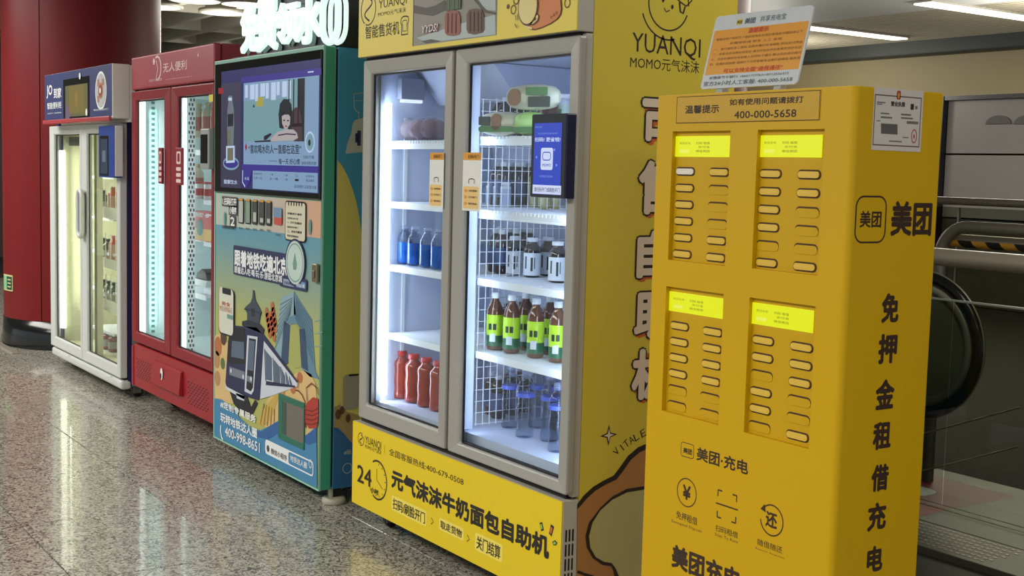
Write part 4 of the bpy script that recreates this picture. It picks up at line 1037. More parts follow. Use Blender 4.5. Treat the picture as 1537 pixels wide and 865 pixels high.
# lettering
p = Print('Y', F-0.0102, 0.0006)
OFF = F-0.009
p = Print('Y', F-0.0062, 0.0005)
def z2(pts): return [(320+a/5.09, 280+b/5.09) for a, b in pts]
SHD = M('ink_shadow_grey', (70, 70, 66), 0.6)
for s_, a, b, c_, d_ in (('1.扫码打开', 72, 140, 178, 92), ('小程序', 125, 208, 178, 158), ('2', 132, 300, 165, 235)):
    q = z2([(a, b), (c_, d_)]); A = p.uv(*q[0]); B = p.uv(*q[1]); p.rectuv(A[0]-.01, A[1]-.006, B[0]+.01, B[1]+.006, SHD, 0, .006); p.text(s_, *q[0], *q[1], INKW, 1, 0.05)
q = z2([(68, 318), (165, 305)]); p.text('注册登录即可领取', *q[0], *q[1], INK, 1, 0.03)
for k in range(5):
    x = 192+k*53; y = 90+k*4.5; q = z2([(x, y), (x+40, y+195)])
    p.rect(*q[0], *q[1], BLACK, 0, 0.012); q = z2([(x+4, y+18), (x+35, y+186)]); p.rect(*q[0], *q[1], (M('phone_page', (176, 182, 172), 0.5), M('phone_page2', (130, 150, 130), 0.5), M('phone_page3', (60, 66, 64), 0.5))[(0, 1, 2, 2, 2)[k]], 1, 0.006)
    q = z2([(x+4, y+2), (x+35, y+18)]); p.rect(*q[0], *q[1], STO, 1, .004)
    q = z2([(x+6, y+236), (x+34, y+222)]); p.text('第%s步' % '一二三四五'[k], *q[0], *q[1], INK, 1, 0.02)
    if k in (2, 3, 4): q = z2([(x+8, y+170), (x+32, y+100 if k == 2 else y+140)]); p.rect(*q[0], *q[1], M('phone_page'), 2)
q = z2([(465, 290), (525, 200)]); p.rect(*q[0], *q[1], M('tag_red', (190, 74, 60), 0.5), 1, .01); q = z2([(462, 235), (525, 165)]); p.rect(*q[0], *q[1], M('tag_blue', (110, 140, 170), 0.5), 2, .01)
q = z2([(478, 375), (515, 365)]); p.text('取货', *q[0], *q[1], INK, 1)
q = z2([(552, 400), (705, 130)]); A = p.uv(*q[0]); B = p.uv(*q[1]); p.rectuv(A[0]-.006, A[1]-.006, B[0]+.006, B[1]+.006, BLACK, 0, .02); p.rectuv(A[0], A[1], B[0], B[1], M('note_cream', (206, 202, 176), 0.5), 1, .016)
for k in range(6):
    q = z2([(578+k*20, 130+k*1)]); p.disc(*q[0], .006, .012, BLACK, 2, n=8)
for k, s_ in enumerate(('温馨提示请您', '扫码关注', '一、打开门后请取走', '商品并关好柜门', '二、如有问题请', '联系客服热线')):
    q = z2([(568, 205+k*34+8), (568+(110 if k % 2 == 0 else 84), 190+k*34+18)]); p.text(s_, *q[0], *q[1], INK, 2, 0.03)
for (a, b) in ((88, 245), (738, 310)): q = z2([(a, b)]); p.disc(*q[0], .014, .035, M('leaf_teal', (90, 150, 140), 0.5), 1, n=10)
# headline banner
p.rect(350.3, 411.5, 441, 386, AN, 1, 0.01); A = p.uv(351, 372.5); B = p.uv(432, 385.5)
p.rect(350.3, 400, 432, 381.5, AN, 0.4, 0.01)
p.text('跟着地铁吃遍北京', 352, 399, 431.5, 387.5, INKW, 2, 0.045); p.text('跟着达人吃·喝·玩·乐·游逛北京城', 352, 409.5, 424, 413.5, INKW, 2, 0.03)
p.rect(420, 429.5, 461, 419.5, AN, 2, 0.012); p.rect(425.5, 427.5, 442, 421.5, M('pill_grey', (150, 160, 186), 0.5), 3, .004); p.rect(443, 430.5, 459, 424.5, M('pill_blue', (96, 140, 180), 0.5), 3, .004)
p.text('扫码体验', 427, 426.5, 440.5, 424, AN, 4, 0.02); p.text('地铁达人圈', 445, 430, 457.5, 427.3, INKW, 4, 0.02)
p.disc(443.4, 394.5, .108, .108, AN, 4); p.disc(443.4, 394.5, .098, .098, M('badge_pale', (186, 206, 198), 0.5), 5)
c = p.uv(443.4, 394.5)
p.lineuv([(c[0]+.085*math.cos(k/36*2*PI), c[1]+.085*math.sin(k/36*2*PI)) for k in range(37)], .006, M('badge_green', (110, 150, 138), 0.5), 6)
p.face([(c[0], c[1]+.045), (c[0]+.022, c[1]-.005), (c[0]+.015, c[1]-.032), (c[0]-.015, c[1]-.032), (c[0]-.022, c[1]-.005)], M('badge_green'), 6)
# printed phone with a notch
p.rect(328.3, 500, 351.8, 436.5, TK, 0, .03); p.rect(328.8, 498, 350.4, 435.5, M('phone_white', (206, 206, 190), 0.5), 1, .03); p.rect(334, 440.5, 347, 434.5, TK, 2, .008)
p.text('美食', 333, 458, 346, 455, M('food_orange'), 2, .03); p.text('地铁沿线吃喝玩乐', 330, 466, 349, 463, M('food_orange'), 2, .0); p.rect(341, 478, 350, 474, M('badge_green'), 2)
# slogans
p.text('#定制专属服务', 331, 611.5, 384, 624, INKW, 1, 0.04); p.text('玩转地铁达人圈', 331, 632.5, 386, 644, INKW, 1, 0.04); p.text('400-998-8651', 338, 654, 390.3, 665.5, INKW, 1, 0.03)
c = p.uv(333, 648); p.lineuv([(c[0]-.012, c[1]+.03), (c[0]-.018, c[1]), (c[0]-.004, c[1]-.028), (c[0]+.016, c[1]-.04)], .012, INKW, 1)
A = p.uv(398, 680.5); B = p.uv(470.5, 693.5); p.rectuv(A[0], A[1], B[0], B[1], INKW, 0, .02)
m_ = p.uv(433, 690)[0]; p.rectuv(m_, A[1]+.007, B[0]-.008, B[1]-.007, AW, 1, .014)
p.text('微信小程序', 407, 681.0, 431, 684, SHD, 2, .02); p.disc(402.5, 673.5, .016, .016, SHD, 2); p.text('地铁达人圈', 436, 692, 461, 694.6, INKW, 2, .02); p.circ(466, 696.5, .013, .018, .004, INKW, 2, n=16)
for f_ in range(1): pass
p.g.v = [(a_, b_+0.0, c_) for a_, b_, c_ in p.g.v]
o = p.build('lettering', door)

# lock
g = G(); x0, x1 = fx(474, 410), fx(481, 410); z0, z1 = fz(478, 424), fz(478, 396); g.box(x0, x1, F-0.02, F-0.004, z0, z1, M('lock_metal', (150, 138, 116), 0.35, 0.8)); lk = g.build('lock', door, bevel=0.004)
g = G(); g.box((x0+x1)/2-0.004, (x0+x1)/2+0.01, F-0.026, F-0.02, z0+0.02, z1-0.03, M('lock_metal')); g.build('lock_lever', lk, bevel=0.002)
# the screen
def z1_(a, b): return (320+a/3.93, 80+b/3.93)
bx0, bx1 = fx(325.5, 190), fx(484.6, 190); bz0, bz1 = fz(325, 287.8), fz(325.5, 97.5)
g = G(); g.box(bx0, bx1, F-0.012, F-0.001, bz0, bz1, BLKG); bez = g.build('screen', tm_, bevel=0.004)
p = Print('Y', F-0.0125, 0.0006)
E_ = 0.78
S1 = M('scr_indigo', (44, 44, 98), 0.25, emit=E_); S2 = M('scr_panel', (128, 158, 190), 0.25, emit=E_); S3 = M('scr_wall', (118, 156, 166), 0.25, emit=E_); S4 = M('scr_dark', (30, 34, 44), 0.25, emit=E_)
S5 = M('scr_white', (190, 208, 236), 0.25, emit=E_); S6 = M('scr_purple', (58, 48, 140), 0.25, emit=E_); S7 = M('scr_skin', (176, 166, 168), 0.25, emit=E_); S8 = M('scr_dusk', (60, 58, 84), 0.25, emit=E_); S9 = M('scr_yellow', (170, 160, 70), 0.25, emit=E_); S10 = M('scr_red', (150, 34, 50), 0.25, emit=E_)
def zr(a, b, c_, d_, mt, L=1, r=0.0): p.rect(*z1_(a, b), *z1_(c_, d_), mt, L, r)
def zp(pts, mt, L=2): p.poly([z1_(a, b) for a, b in pts], mt, L)
a = p.uv(331.5, 281); b = p.uv(331.5, 108); c = p.uv(480.3, 200)
p.rectuv(a[0], a[1], c[0], b[1], S1, 0)
l = p.uv(*z1_(165, 500))[0]; p.rectuv(a[0], a[1], l, b[1]-0.06, S8, 1)
l2 = p.uv(*z1_(180, 500))[0]; rr_ = p.uv(*z1_(622, 500))[0]; t0 = p.uv(*z1_(180, 178))[1]; t1 = p.uv(*z1_(180, 655))[1]
p.rectuv(l2, t1, rr_, t0, S2, 1)
ph = p.uv(*z1_(540, 500))[0]; t2 = p.uv(*z1_(540, 520))[1]
p.rectuv(l2, t2, ph, t0-0.01, S3, 2)
p.rectuv(l2, t0-0.085, p.uv(*z1_(450, 200))[0], t0, S2, 3)
for k in range(9):
    xx_ = l2+0.02+k*0.062; p.rectuv(xx_, t0-0.07-(k % 3)*0.01, xx_+0.034+(k % 2)*0.02, t0-0.01, S5, 4)
# window and dark wall behind the sitter
d0 = p.uv(*z1_(447, 300))[0]; p.rectuv(p.uv(*z1_(500, 300))[0], t2, ph, t0-0.005, S4, 4)
for k in range(3): p.rectuv(d0+k*0.05, t0-0.21, d0+k*0.05+0.012, t0-0.005, S4, 5)
p.rectuv(d0, t0-0.215, ph, t0-0.20, S4, 5)
zp([(470, 340), (490, 318), (515, 325), (530, 420), (530, 520), (480, 520), (462, 460)], M('scr_chair', (72, 56, 60), 0.25, emit=E_), 5)
zp([(395, 440), (390, 360), (398, 300), (420, 270), (445, 272), (465, 300), (472, 360), (470, 430), (458, 455), (440, 440), (410, 445)], S4, 6)
zp([(410, 372), (425, 362), (450, 362), (460, 375), (458, 420), (440, 448), (425, 445), (412, 415)], S7, 7)
zp([(404, 376), (425, 345), (460, 370), (462, 330), (430, 310), (404, 330)], S4, 8)
p.line([z1_(420, 396), z1_(430, 396)], .006, S4, 9); p.line([z1_(443, 398), z1_(453, 398)], .006, S4, 9); p.line([z1_(432, 430), z1_(442, 431)], .006, S10, 9)
zp([(350, 500), (385, 465), (430, 450), (480, 450), (500, 470), (508, 500), (480, 515), (400, 518), (345, 520)], S7, 9)
p.line([z1_(390, 485), z1_(440, 476), z1_(495, 480)], .006, S8, 10)
zp([(250, 518), (345, 512), (350, 522), (250, 526)], S4, 8); zp([(305, 490), (345, 470), (350, 480), (318, 512), (305, 512)], S4, 8)
zp([(257, 262), (297, 255), (297, 312), (257, 316)], S9, 4); zp([(238, 305), (246, 305), (246, 320), (238, 320)], S4, 4)
p.text('“喜欢喝水的人一直都在这里”', *z1_(212, 592), *z1_(523, 538), S4, 5, 0.02, -0.1); p.disc(*z1_(197, 553), .014, .02, S10, 5, n=4)
p.text('每一天 好心情', *z1_(390, 655), *z1_(515, 622), S4, 5, 0.02); p.text('北京地铁', *z1_(330, 640), *z1_(380, 632), S4, 5)
p.text('扫码下载', *z1_(535, 622), *z1_(600, 604), S4, 5); p.text('即刻领取优惠', *z1_(525, 658), *z1_(612, 640), S4, 5)
p.circ(*z1_(574, 525), .044, .042, .008, S5, 5); p.disc(*z1_(574, 525), .03, .03, S3, 5); p.disc(*z1_(572, 528), .012, .014, S4, 6)
c1_ = p.uv(*z1_(235, 690)); c2_ = p.uv(*z1_(622, 812)); p.rectuv(l2-0.02, p.uv(*z1_(180, 690))[1], rr_, t1, S6, 2)
p.rectuv(p.uv(*z1_(235, 750))[0], a[1]+0.004, rr_, p.uv(*z1_(235, 692))[1], S2, 3)
for (x_, s1_, s2_) in ((240, '活动时间', '七月一日'), (335, '一等', '水一箱'), (420, '二等', '一瓶'), (485, '三', '一'), (550, '扫码参与', '每日抽奖')):
    p.text(s1_, *z1_(x_, 716+(x_-240)*0.05), *z1_(x_+(22 if len(s1_) < 3 else 50), 706+(x_-240)*0.05), S4, 4); p.text(s2_, *z1_(x_, 742+(x_-240)*0.05), *z1_(x_+(22 if len(s2_) < 3 else 50), 730+(x_-240)*0.05), S4, 4)
p.text('活动规则 以实际为准', *z1_(480, 795), *z1_(612, 782), S4, 4)
zp([(178, 690), (232, 690), (215, 760), (200, 790), (182, 782), (176, 745)], S6, 4); p.line([z1_(178, 690), z1_(176, 760), z1_(192, 788)], .008, S5, 5); p.text('水站', *z1_(188, 748), *z1_(215, 730), S5, 5)
zp([(92, 250), (115, 250), (116, 285), (124, 330), (126, 420), (122, 545), (86, 545), (84, 420), (86, 330), (93, 285)], M('scr_bottle', (110, 118, 128), 0.25, emit=E_), 3); zp([(92, 262), (113, 262), (113, 280), (92, 280)], S5, 4); zp([(88, 360), (122, 356), (120, 430), (88, 432)], S4, 4); zp([(86, 450), (106, 448), (106, 540), (86, 540)], M('scr_olive', (110, 112, 96), 0.25, emit=E_), 4)
p.disc(*z1_(107, 650), .085, .022, S6, 3); p.circ(*z1_(107, 650), .098, .028, .010, S2, 4); zp([(80, 548), (130, 545), (130, 645), (80, 648)], S5, 5); zp([(88, 560), (122, 558), (122, 632), (88, 634)], M('scr_olive'), 6)
p.text('健康饮水', *z1_(65, 770), *z1_(145, 748), S5, 4, 0.02)
zp([(32, 205), (62, 205), (62, 240), (32, 240)], S10, 2); zp([(560, 108), (595, 104), (595, 112), (560, 116)], S5, 3)
p.rectuv(l2-0.03, t0, rr_+0.02, t0+0.03, S6, 2)
p.build('screen_picture', bez)
# green rim around the front
o = door_frame('rim', door, AX0-0.001, AX1+0.0005, AZ0-0.0005, AZ1+0.001, F-0.006, F+0.004, 0.008, 0.006, 0.022, 0.006, TEALL, bevel=0.002, slope=0.004)
# side print
p = Print('X', AX1-0.004, 0.0008)
zlo_ = AZ0+0.004
hill = [p.uv(x, y) for x, y in ((506, 240), (512, 247), (518, 257), (523.5, 269), (529, 284), (535, 304), (539, 325), (542, 345), (546, 380))]
p.face([(2.4425, hill[0][1])]+hill+[(hill[-1][0], 0.3), (2.4425, 0.3)], TY_, 0)
sd = [p.uv(x, y) for x, y in ((500, 612), (510, 607), (520, 618), (540, 624))]
p.face([(2.4425, sd[0][1])]+sd+[(sd[-1][0], 0.2), (2.4425, 0.2)], M('side_sand', (150, 128, 84), 0.5), 1)
bl_ = [p.uv(x, y) for x, y in ((500, 642), (508, 643), (516, 651), (523, 660), (531, 668), (545, 672))]
p.face([(2.4425, bl_[0][1])]+bl_+[(bl_[-1][0], zlo_), (2.4425, zlo_)], M('side_sea', (36, 92, 138), 0.5), 2)
PAL = M('side_pale', (160, 166, 156), 0.5)
p.poly([(518, 231), (521, 215), (527, 200), (529, 186), (533, 180), (545, 177), (548, 228)], PAL, 1)
p.rect(536, 196, 541, 219, AN, 2, .002); p.rect(533, 200, 537, 214, AN, 2, .002)
p.line([(531, 141), (531.5, 162), (536, 168), (540, 170)], .004, PAL, 1); p.line([(530.5, 141), (545, 139.5)], .003, PAL, 1); p.line([(538, 170), (538.5, 179)], .003, PAL, 1); p.line([(532, 152), (544, 151)], .002, PAL, 1)
p.rect(514, 616, 538, 561, M('side_phone', (140, 138, 122), 0.5), 3, .02); p.rect(523, 565, 538, 561, BLACK, 4, .004)
for (x, y, r) in ((507, 622, .014), (513, 616, .012), (522, 628, .012)): p.disc(x, y, r, r*1.6, M('food_dark'), 4, n=10)
p.text('#玩', 516, 683, 527, 675, PAL, 3, 0.03); p.circ(521, 703, .022, .022, .003, PAL, 3)
p.build('side_picture', tm_)
# glowing sign on top: a dark board leaning on two wedges, thick white letters
sg = thing('illuminated_sign', (-5.5, 2.47, AZ1), 'glowing white letter sign with dark backboard on top of the teal machine', 'sign')
SGK = M('sign_board_dark', (30, 36, 40), 0.5)
bx = fx(397, 40, 2.44)
zt_ = AZ1+0.44
g = G(); g.box(bx, -4.99, 2.455, 2.47, AZ1, zt_, SGK); g.build('backboard', sg, bevel=0.002)
for xx_ in (bx, -5.003):
    g = G(); g.prism([(2.471, AZ1), (2.62, AZ1), (2.471, zt_)], xx_, xx_+0.012, 'x', SGK); g.build('wedge', sg)
g = G(); g.box(-6.15, -4.99, 2.43, 2.455, AZ1, AZ1+0.018, SGK); g.build('base_strip', sg)
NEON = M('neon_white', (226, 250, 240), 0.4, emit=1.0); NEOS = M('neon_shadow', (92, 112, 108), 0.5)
def glow(body, x0, y0, x1, y1, bold):
    YY = 2.425
    q0 = onY(x0, y0, YY); q1 = onY(x1, y1, YY)
    pr = Print('Y', 2.448, 0.0005); pr.textuv(body, q0.x+0.028, q0.z-0.012, q1.x+0.028, q1.z-0.012, NEOS, 0, bold);  # offset grey copy of the letter, coloured as its shadow
    pr2 = Print('Y', YY, 0.0005); pr2.textuv(body, q0.x, q0.z, q1.x, q1.z, NEON, 0, bold)
    g = G(); g.v = pr2.g.v+[(a, b+0.018, c_) for a, b, c_ in pr2.g.v]; n_ = len(pr2.g.v)
    g.f = list(pr2.g.f)+[[i+n_ for i in f][::-1] for f in pr2.g.f]; g.mats = [NEON]; 
    cnt = {}
    for f in pr2.g.f:
        for i in range(len(f)):
            e = (f[i], f[(i+1) % len(f)]); cnt[e] = cnt.get(e, 0)+1
    for (a_, b_) in list(cnt):
        if (b_, a_) not in cnt: g.f.append([b_, a_, a_+n_, b_+n_])
    g.m = [0]*len(g.f); g.sm = [False]*len(g.f)
    o = g.build('glowing_letter', sg); s_ = pr.build('letter_shadow', o); return o
for body, x0, y0, x1, y1, bd in (('免', 360, 81, 387, 1, .045), ('费', 384, 79, 414, -12, .038), ('领', 412, 69, 447, -2, .038), ('水', 441, 69, 482, -14, .055)):
    glow(body, x0, y0, x1, y1, bd)
YY = 2.425; c = onY(496, 26, YY); hw = (onY(508, 26, YY).x-onY(481, 26, YY).x)/2; hh = (onY(496, -12, YY).z-onY(496, 62, YY).z)/2
for dx_, rr2, mt, yy in ((0, .0, NEON, YY),):
    out = rrect(c.x-hw*0.85, c.z-hh, c.x+hw*0.85, c.z+hh, hw*0.8)
    g = G(); g.tube([(u, yy, v) for u, v in out], 0.016, mt, 8, closed=True); o = g.build('glowing_letter', sg)
    g = G(); g.tube([(u+0.05, yy+0.012, v-0.005) for u, v in out], 0.011, mt, 8, closed=True); g.build('outline_tube', o)
# ------------------------------------------------------------------ red double-door cooler
RC = M('red_cabinet', (150, 30, 40), 0.35, noise=0.03, nscale=3); RH = M('red_header', (156, 52, 62), 0.4); RD = M('red_door_frame', (132, 22, 32), 0.4)
rx0, rx1 = fx(197, 87), -6.262
rz_h = fz(200, 136.5); rz0 = fz(203, 580); rzt = fz(197, 87); rzd = fz(198, 511)
rm = thing('red_cooler', ((rx0+rx1)/2, 2.7, 0), 'red double-door drinks cooler between the white and teal machines', 'vending machine', 'vending machines in the row')
RB = 3.06; wl = 0.05
for (a, b) in ((rx0+0.012, rx0+0.06), (rx1-0.05, rx1)):
    g = G(); g.box(a, b, 2.42, RB, rz0, rzt, RC); g.build('side_panel', rm)
g = G(); g.box(rx0+0.06, rx1-0.05, 3.01, RB, rz0, rzt, RC); g.box(rx0+0.06, rx1-0.05, 2.42, 3.01, rz0+0.03, rzd-0.01, RC); g.box(rx0+0.06, rx1-0.05, 2.42, 3.01, rz_h-0.02, rzt, RC); g.build('cabinet', rm)
g = G(); g.box(rx0, rx1, F, 2.419, rz_h+0.004, rzt, RH); hd = g.build('header', rm, bevel=0.01, seg=3)
g = G(); g.box(rx0+0.03, rx1-0.002, F+0.004, 2.419, rz0, rzd-0.014, RC); g.box(rx0, rx0+0.03, F-0.002, 2.419, rz0, rzd-0.03, RC); kb = g.build('lower_board', rm, bevel=0.004)
g = G(); g.box(rx0+0.02, rx1-0.02, 2.412, 2.42, rzd-0.014, rzd+0.01, GAP); g.build('gasket', rm)
for x, y in ((rx0+0.1, 2.6), (rx1-0.1, 2.6), (rx0+0.1, 2.98), (rx1-0.1, 2.98)): castor(rm, x, y, rz0)
LR = M('liner_pale_cyan', (196, 212, 212), 0.45)
g = G(); a0, a1 = rx0+0.061, rx1-0.051
g.box(a0, a0+.006, 2.425, 3.005, rzd, rz_h-0.02, LR); g.box(a1-.006, a1, 2.425, 3.005, rzd, rz_h-0.02, LR); g.box(a0, a1, 3.0, 3.009, rzd, rz_h-0.02, LR); g.box(a0, a1, 2.425, 3.005, rzd-0.008, rzd+0.012, LR); g.box(a0, a1, 2.425, 3.005, rz_h-0.03, rz_h-0.021, LR); g.build('liner', rm)
md = fx(255, 300)
d1 = glass_door(rm, rx0, md-0.004, rzd, rz_h-0.004, (fx(201.5, 300)-rx0+0.01, md-fx(244.5, 300), 0.055, 0.06), RD)
d2 = glass_door(rm, md+0.010, rx1, rzd, rz_h-0.004, (fx(265, 300)-md-0.02, 0.045, 0.055, 0.06), RD)
g = G(); mx_ = md-0.03; g.box(mx_, mx_+0.05, 2.43, 2.47, rzd+0.012, rz_h-0.03, LR); g.build('mullion', rm)
# black and white checked edge strip along the middle post
CW = M('check_white', (220, 226, 224), 0.5); CK = M('check_black', (30, 40, 44), 0.5)
p = Print('X', mx_+0.0505, 0.0008)
u0, _ = p.uv(276, 300); u1, _ = p.uv(290, 300); 
g = G(); g.box(mx_+0.02, mx_+0.05, 2.47, 2.515, rzd+0.012, rz_h-0.04, CW); g.build('slotted_post', rm)
n = 56; zz0 = rzd+0.02; dz = (rz_h-0.05-zz0)/n; cw = 0.0125
for k in range(n):
    for j in range(2):
        p.rectuv(2.474+j*cw*1.45+(k % 2)*cw*0.72, zz0+k*dz, 2.474+j*cw*1.45+(k % 2)*cw*0.72+cw*0.75, zz0+(k+0.62)*dz, CK, 0)
o = p.build('check_marks', rm); o['kind'] = 'stuff'
# slotted rail and led in the left half
LEDC = M('led_tube_cool', (232, 246, 242), 0.4, emit=2.6)
g = G(); xx_ = rx0+0.088; yy_ = onX(214, 300, xx_).y; g.tube([(xx_, yy_, rzd+0.04), (xx_, yy_, rz_h-0.06)], 0.018, LEDC, 10); g.build('led_tube', rm)
g = G(); g.tube([(mx_+0.056, 2.45, rzd+0.04), (mx_+0.056, 2.45, rz_h-0.06)], 0.012, LEDC, 10); g.build('led_tube', rm)
led_area(rm, rx0+0.11, 2.445, 1.15, 1.3, 3.6, -15, (0.90, 1.0, 0.99)); led_area(rm, rx1-0.09, 2.445, 1.15, 1.3, 4, 20, (0.86, 0.96, 1.0))
g = G()
p = Print('X', rx0+0.068, 0.002)
q0, _ = p.uv(227, 300); q1, _ = p.uv(232, 300)
p.rectuv(q0-0.02, rzd+0.03, q1+0.02, rz_h-0.1, M('rail_mint', (176, 214, 204), 0.5), 0)
for k in range(46):
    p.rectuv(q0, rzd+0.05+k*0.032, q1, rzd+0.066+k*0.032, M('rail_slot', (70, 110, 108), 0.5), 1)
o = p.build('slotted_rail', rm); o['kind'] = 'stuff'
for y_ in (225, 345, 425): shelf(rm, rx0+0.1, mx_-0.01, 2.60, 2.99, fz(238, y_, 2.6), False, 0.03)
RS = [fz(300, 205, 2.56), fz(300, 300, 2.56), fz(300, 362, 2.56), fz(300, 432, 2.56)]
for z_ in RS: shelf(rm, mx_+0.06, rx1-0.06, 2.56, 2.99, z_, False, 0.024)
# header and board details
p = Print('Y', F)
def h3(a, b): return (190+a/6.18, 60+b/6.18)
PK_ = M('print_pink_white', (226, 196, 196), 0.5)
p.text('无人便利', *h3(340, 305), *h3(558, 182), PK_, 0, 0.015); c = p.uv(*h3(285, 262))
p.lineuv([(c[0]+.062*math.cos(math.radians(a)), c[1]+.065*math.sin(math.radians(a))) for a in range(-110, 130, 12)], .012, PK_)
p.face([(c[0]-.058+.018*math.cos(k), c[1]+.04+.02*math.sin(k)) for k in range(6)], PK_); p.lineuv([(c[0]-.02, c[1]+.045), (c[0]+.01, c[1]), (c[0]-.02, c[1]-.06)], .008, PK_)
p.text('扫码开门 自动结算', *h3(208, 392), *h3(328, 352), PK_, 0, 0.0); p.text('新鲜好物 就在您的身边', *h3(362, 372), *h3(608, 332), PK_, 0, 0.0)
p.poly([h3(655, 150), h3(662, 130), h3(668, 108), h3(668, 155)], M('glint_mark', (206, 180, 180), 0.4)); p.build('header_lettering', hd)  # pale sliver beside the lettering is a painted glint
def k7(a, b): return (190+a/2.62, 320+b/2.62)
g = G(); bxa, bxb = fx(231, 560), fx(274, 560); bza, bzb = fz(*k7(215, 722)), fz(*k7(105, 575))
g.prism([(F+0.004, bza), (F-0.022, bza+0.01), (F-0.012, bzb-0.005), (F+0.004, bzb)], bxa, bxb, 'x', RC); cb = g.build('service_box', kb, bevel=0.003)
p = Print('Y', F-0.018, 0.001); p.disc(*k7(139, 633), .022, .035, INKW, 3, n=10); p.disc(*k7(137, 640), .012, .018, BLACK, 4, n=8); p.build('seal', cb)
HOLE = M('vent_dark_red', (50, 8, 12), 0.6)
for (xa, xb, za_, zb2) in ((fx(204, 550), fx(227, 550), fz(215, 571), fz(205, 537)), (fx(281, 590), fx(312, 590), fz(*k7(235, 748)), fz(*k7(235, 655)))):
    p = Print('Y', F+0.004, 0.0008); nx = 7; nz = 9
    for i in range(nx):
        for j in range(nz):
            u = xa+(xb-xa)*(i+(j % 2)*0.5)/nx; v = za_+(zb2-za_)*j/nz
            p.face([(u, v), (u+(xb-xa)/nx*0.5, v+(zb2-za_)/nz*0.25), (u+(xb-xa)/nx*0.62, v+(zb2-za_)/nz*0.75), (u+(xb-xa)/nx*0.10, v+(zb2-za_)/nz*0.5)], HOLE)
    o = p.build('vent_grille', kb); o['kind'] = 'stuff'
# key pads on the door edges
def z6(a, b): return (190+a/4.33, 130+b/4.33)
for (xa, xb, par) in ((fx(240.8, 250), fx(246, 250), d1), (fx(266.2, 250), fx(275.8, 250), d2)):
    zb3, zt3 = fz(*z6(350, 640)), fz(*z6(350, 398))
    g = G(); g.box(xa, xb, F-0.012, F+0.002, zb3, zt3, RD); kp = g.build('keypad', par, bevel=0.003)
    p = Print('Y', F-0.012, 0.0008); w_ = xb-xa; h_ = zt3-zb3
    p.ring(rrect(xa+w_*.2, zb3+h_*.56, xb-w_*.15, zt3-h_*.10, .01), rrect(xa+w_*.34, zb3+h_*.62, xb-w_*.29, zt3-h_*.15, .01), PK_, 0)
    for k in range(3):
        v = zb3+h_*(.06+.16*k); p.rectuv(xa+w_*.15, v, xb-w_*.12, v+h_*.10, PK_, 0, .008)
    p.build('key_marks', kp)
# payment terminal on the right door
TGy = M('terminal_grey', (150, 156, 154), 0.4)
Yt = F-0.03; xa, xb = fx(300, 225, Yt), fx(313, 225, Yt); za_, zb3 = fz(308, 254, Yt), fz(308, 193, Yt)
g = G(); g.box(xa, xb, Yt, F+0.002, za_, zb3, TGy); pt = g.build('payment_terminal', rm, bevel=0.006)
g = G(); g.box(xa+.014, xb-.014, Yt-0.002, Yt, za_+.03, zb3-.03, BLKG); g.build('terminal_screen', pt)
p = Print('Y', F-0.001, .001); YT = M('tag_yellow', (206, 200, 60), 0.5)
q = p.uv(313.5, 153); q1 = p.uv(318, 141.8); p.rectuv(q[0], q[1], rx1-.004, q1[1], YT, 0); p.build('yellow_tag', d2)
# goods
zs = RS[2]; 
g = G(); xa, xb = fx(285, 340, 2.57), rx1-.062
t = thing('snack_box', ((xa+xb)/2, 2.6, zs+0.001), 'red and yellow printed snack box on the middle shelf of the red cooler', 'box')
g.box(xa, xb, 2.575, 2.66, zs+.001, zs+.001+.165, M('box_red', (190, 44, 58), 0.45)); g.build('carton', t, bevel=0.002)
p = Print('Y', 2.575, .0008); p.rectuv(xa+.01, zs+.004, xb-.004, zs+.07, M('box_yellow', (214, 180, 96), 0.5), 0); p.rectuv(xa+.10, zs+.03, xa+.20, zs+.12, M('box_teal', (80, 140, 140), 0.5), 1, .04); p.textuv('营养早餐', xa+.05, zs+.135, xb-.05, zs+.16, INKW, 1, .03); p.build('box_print', t)
cup = bottle('yogurt_cup', 0.034, 0.10, M('cup_white', (214, 216, 214), 0.4), M('cup_red', (190, 60, 64), 0.4), M('label_red', (176, 70, 70), 0.4), (0.2, 0.6), neck=0.9, shoulder=0.86)
place_row(cup, [(fx(x_, 300, 2.62), 2.64, RS[1], lab) for x_, lab in ((297, 'white cup with red band, left of the pair above the snack box'), (310, 'white cup with red band, right of the pair above the snack box'))], 'yogurt cups')
pb_ = bottle('milk_bottle', 0.036, 0.20, M('milk_cream', (196, 190, 166), 0.3), M('cap_beige', (190, 176, 140), 0.4), M('label_soft_red', (170, 110, 96), 0.4), (0.2, 0.6))
place_row(pb_, [(fx(x_, 250, 2.66), 2.68, z_, lab) for x_, z_, lab in ((292, RS[1], 'cream drink bottle at the left behind the grey terminal'), (322, RS[1], 'cream drink bottle at the right below the grey terminal'),
      (293, RS[0], 'cream drink bottle left on the top shelf of the red cooler'), (307, RS[0], 'cream drink bottle in the middle of the top shelf of the red cooler'), (320, RS[0], 'cream drink bottle right on the top shelf of the red cooler'))], 'cream drink bottles')
zs = RS[3]; x_ = fx(308, 430, 2.62)
t = thing('sandwich_tray', (x_, 2.64, zs+0.001), 'dark sandwich in a clear tray on the lower shelf of the red cooler', 'food tray')
g = G(); g.prism([(x_-.10, zs+.002), (x_+.10, zs+.002), (x_+.12, zs+.04), (x_-.12, zs+.04)], 2.585, 2.70, 'y', M('tray_white', (190, 196, 196), 0.3)); g.build('tray', t, bevel=.003)
g = G(); g.prism([(x_-.09, zs+.041), (x_+.10, zs+.041), (x_+.07, zs+.085), (x_+.0, zs+.10), (x_-.07, zs+.075)], 2.595, 2.69, 'y', M('sandwich_dark', (70, 58, 54), 0.5, bump=.6, nscale=50)); g.build('filling', t, bevel=.006)
x_ = fx(318, 500, 2.66)
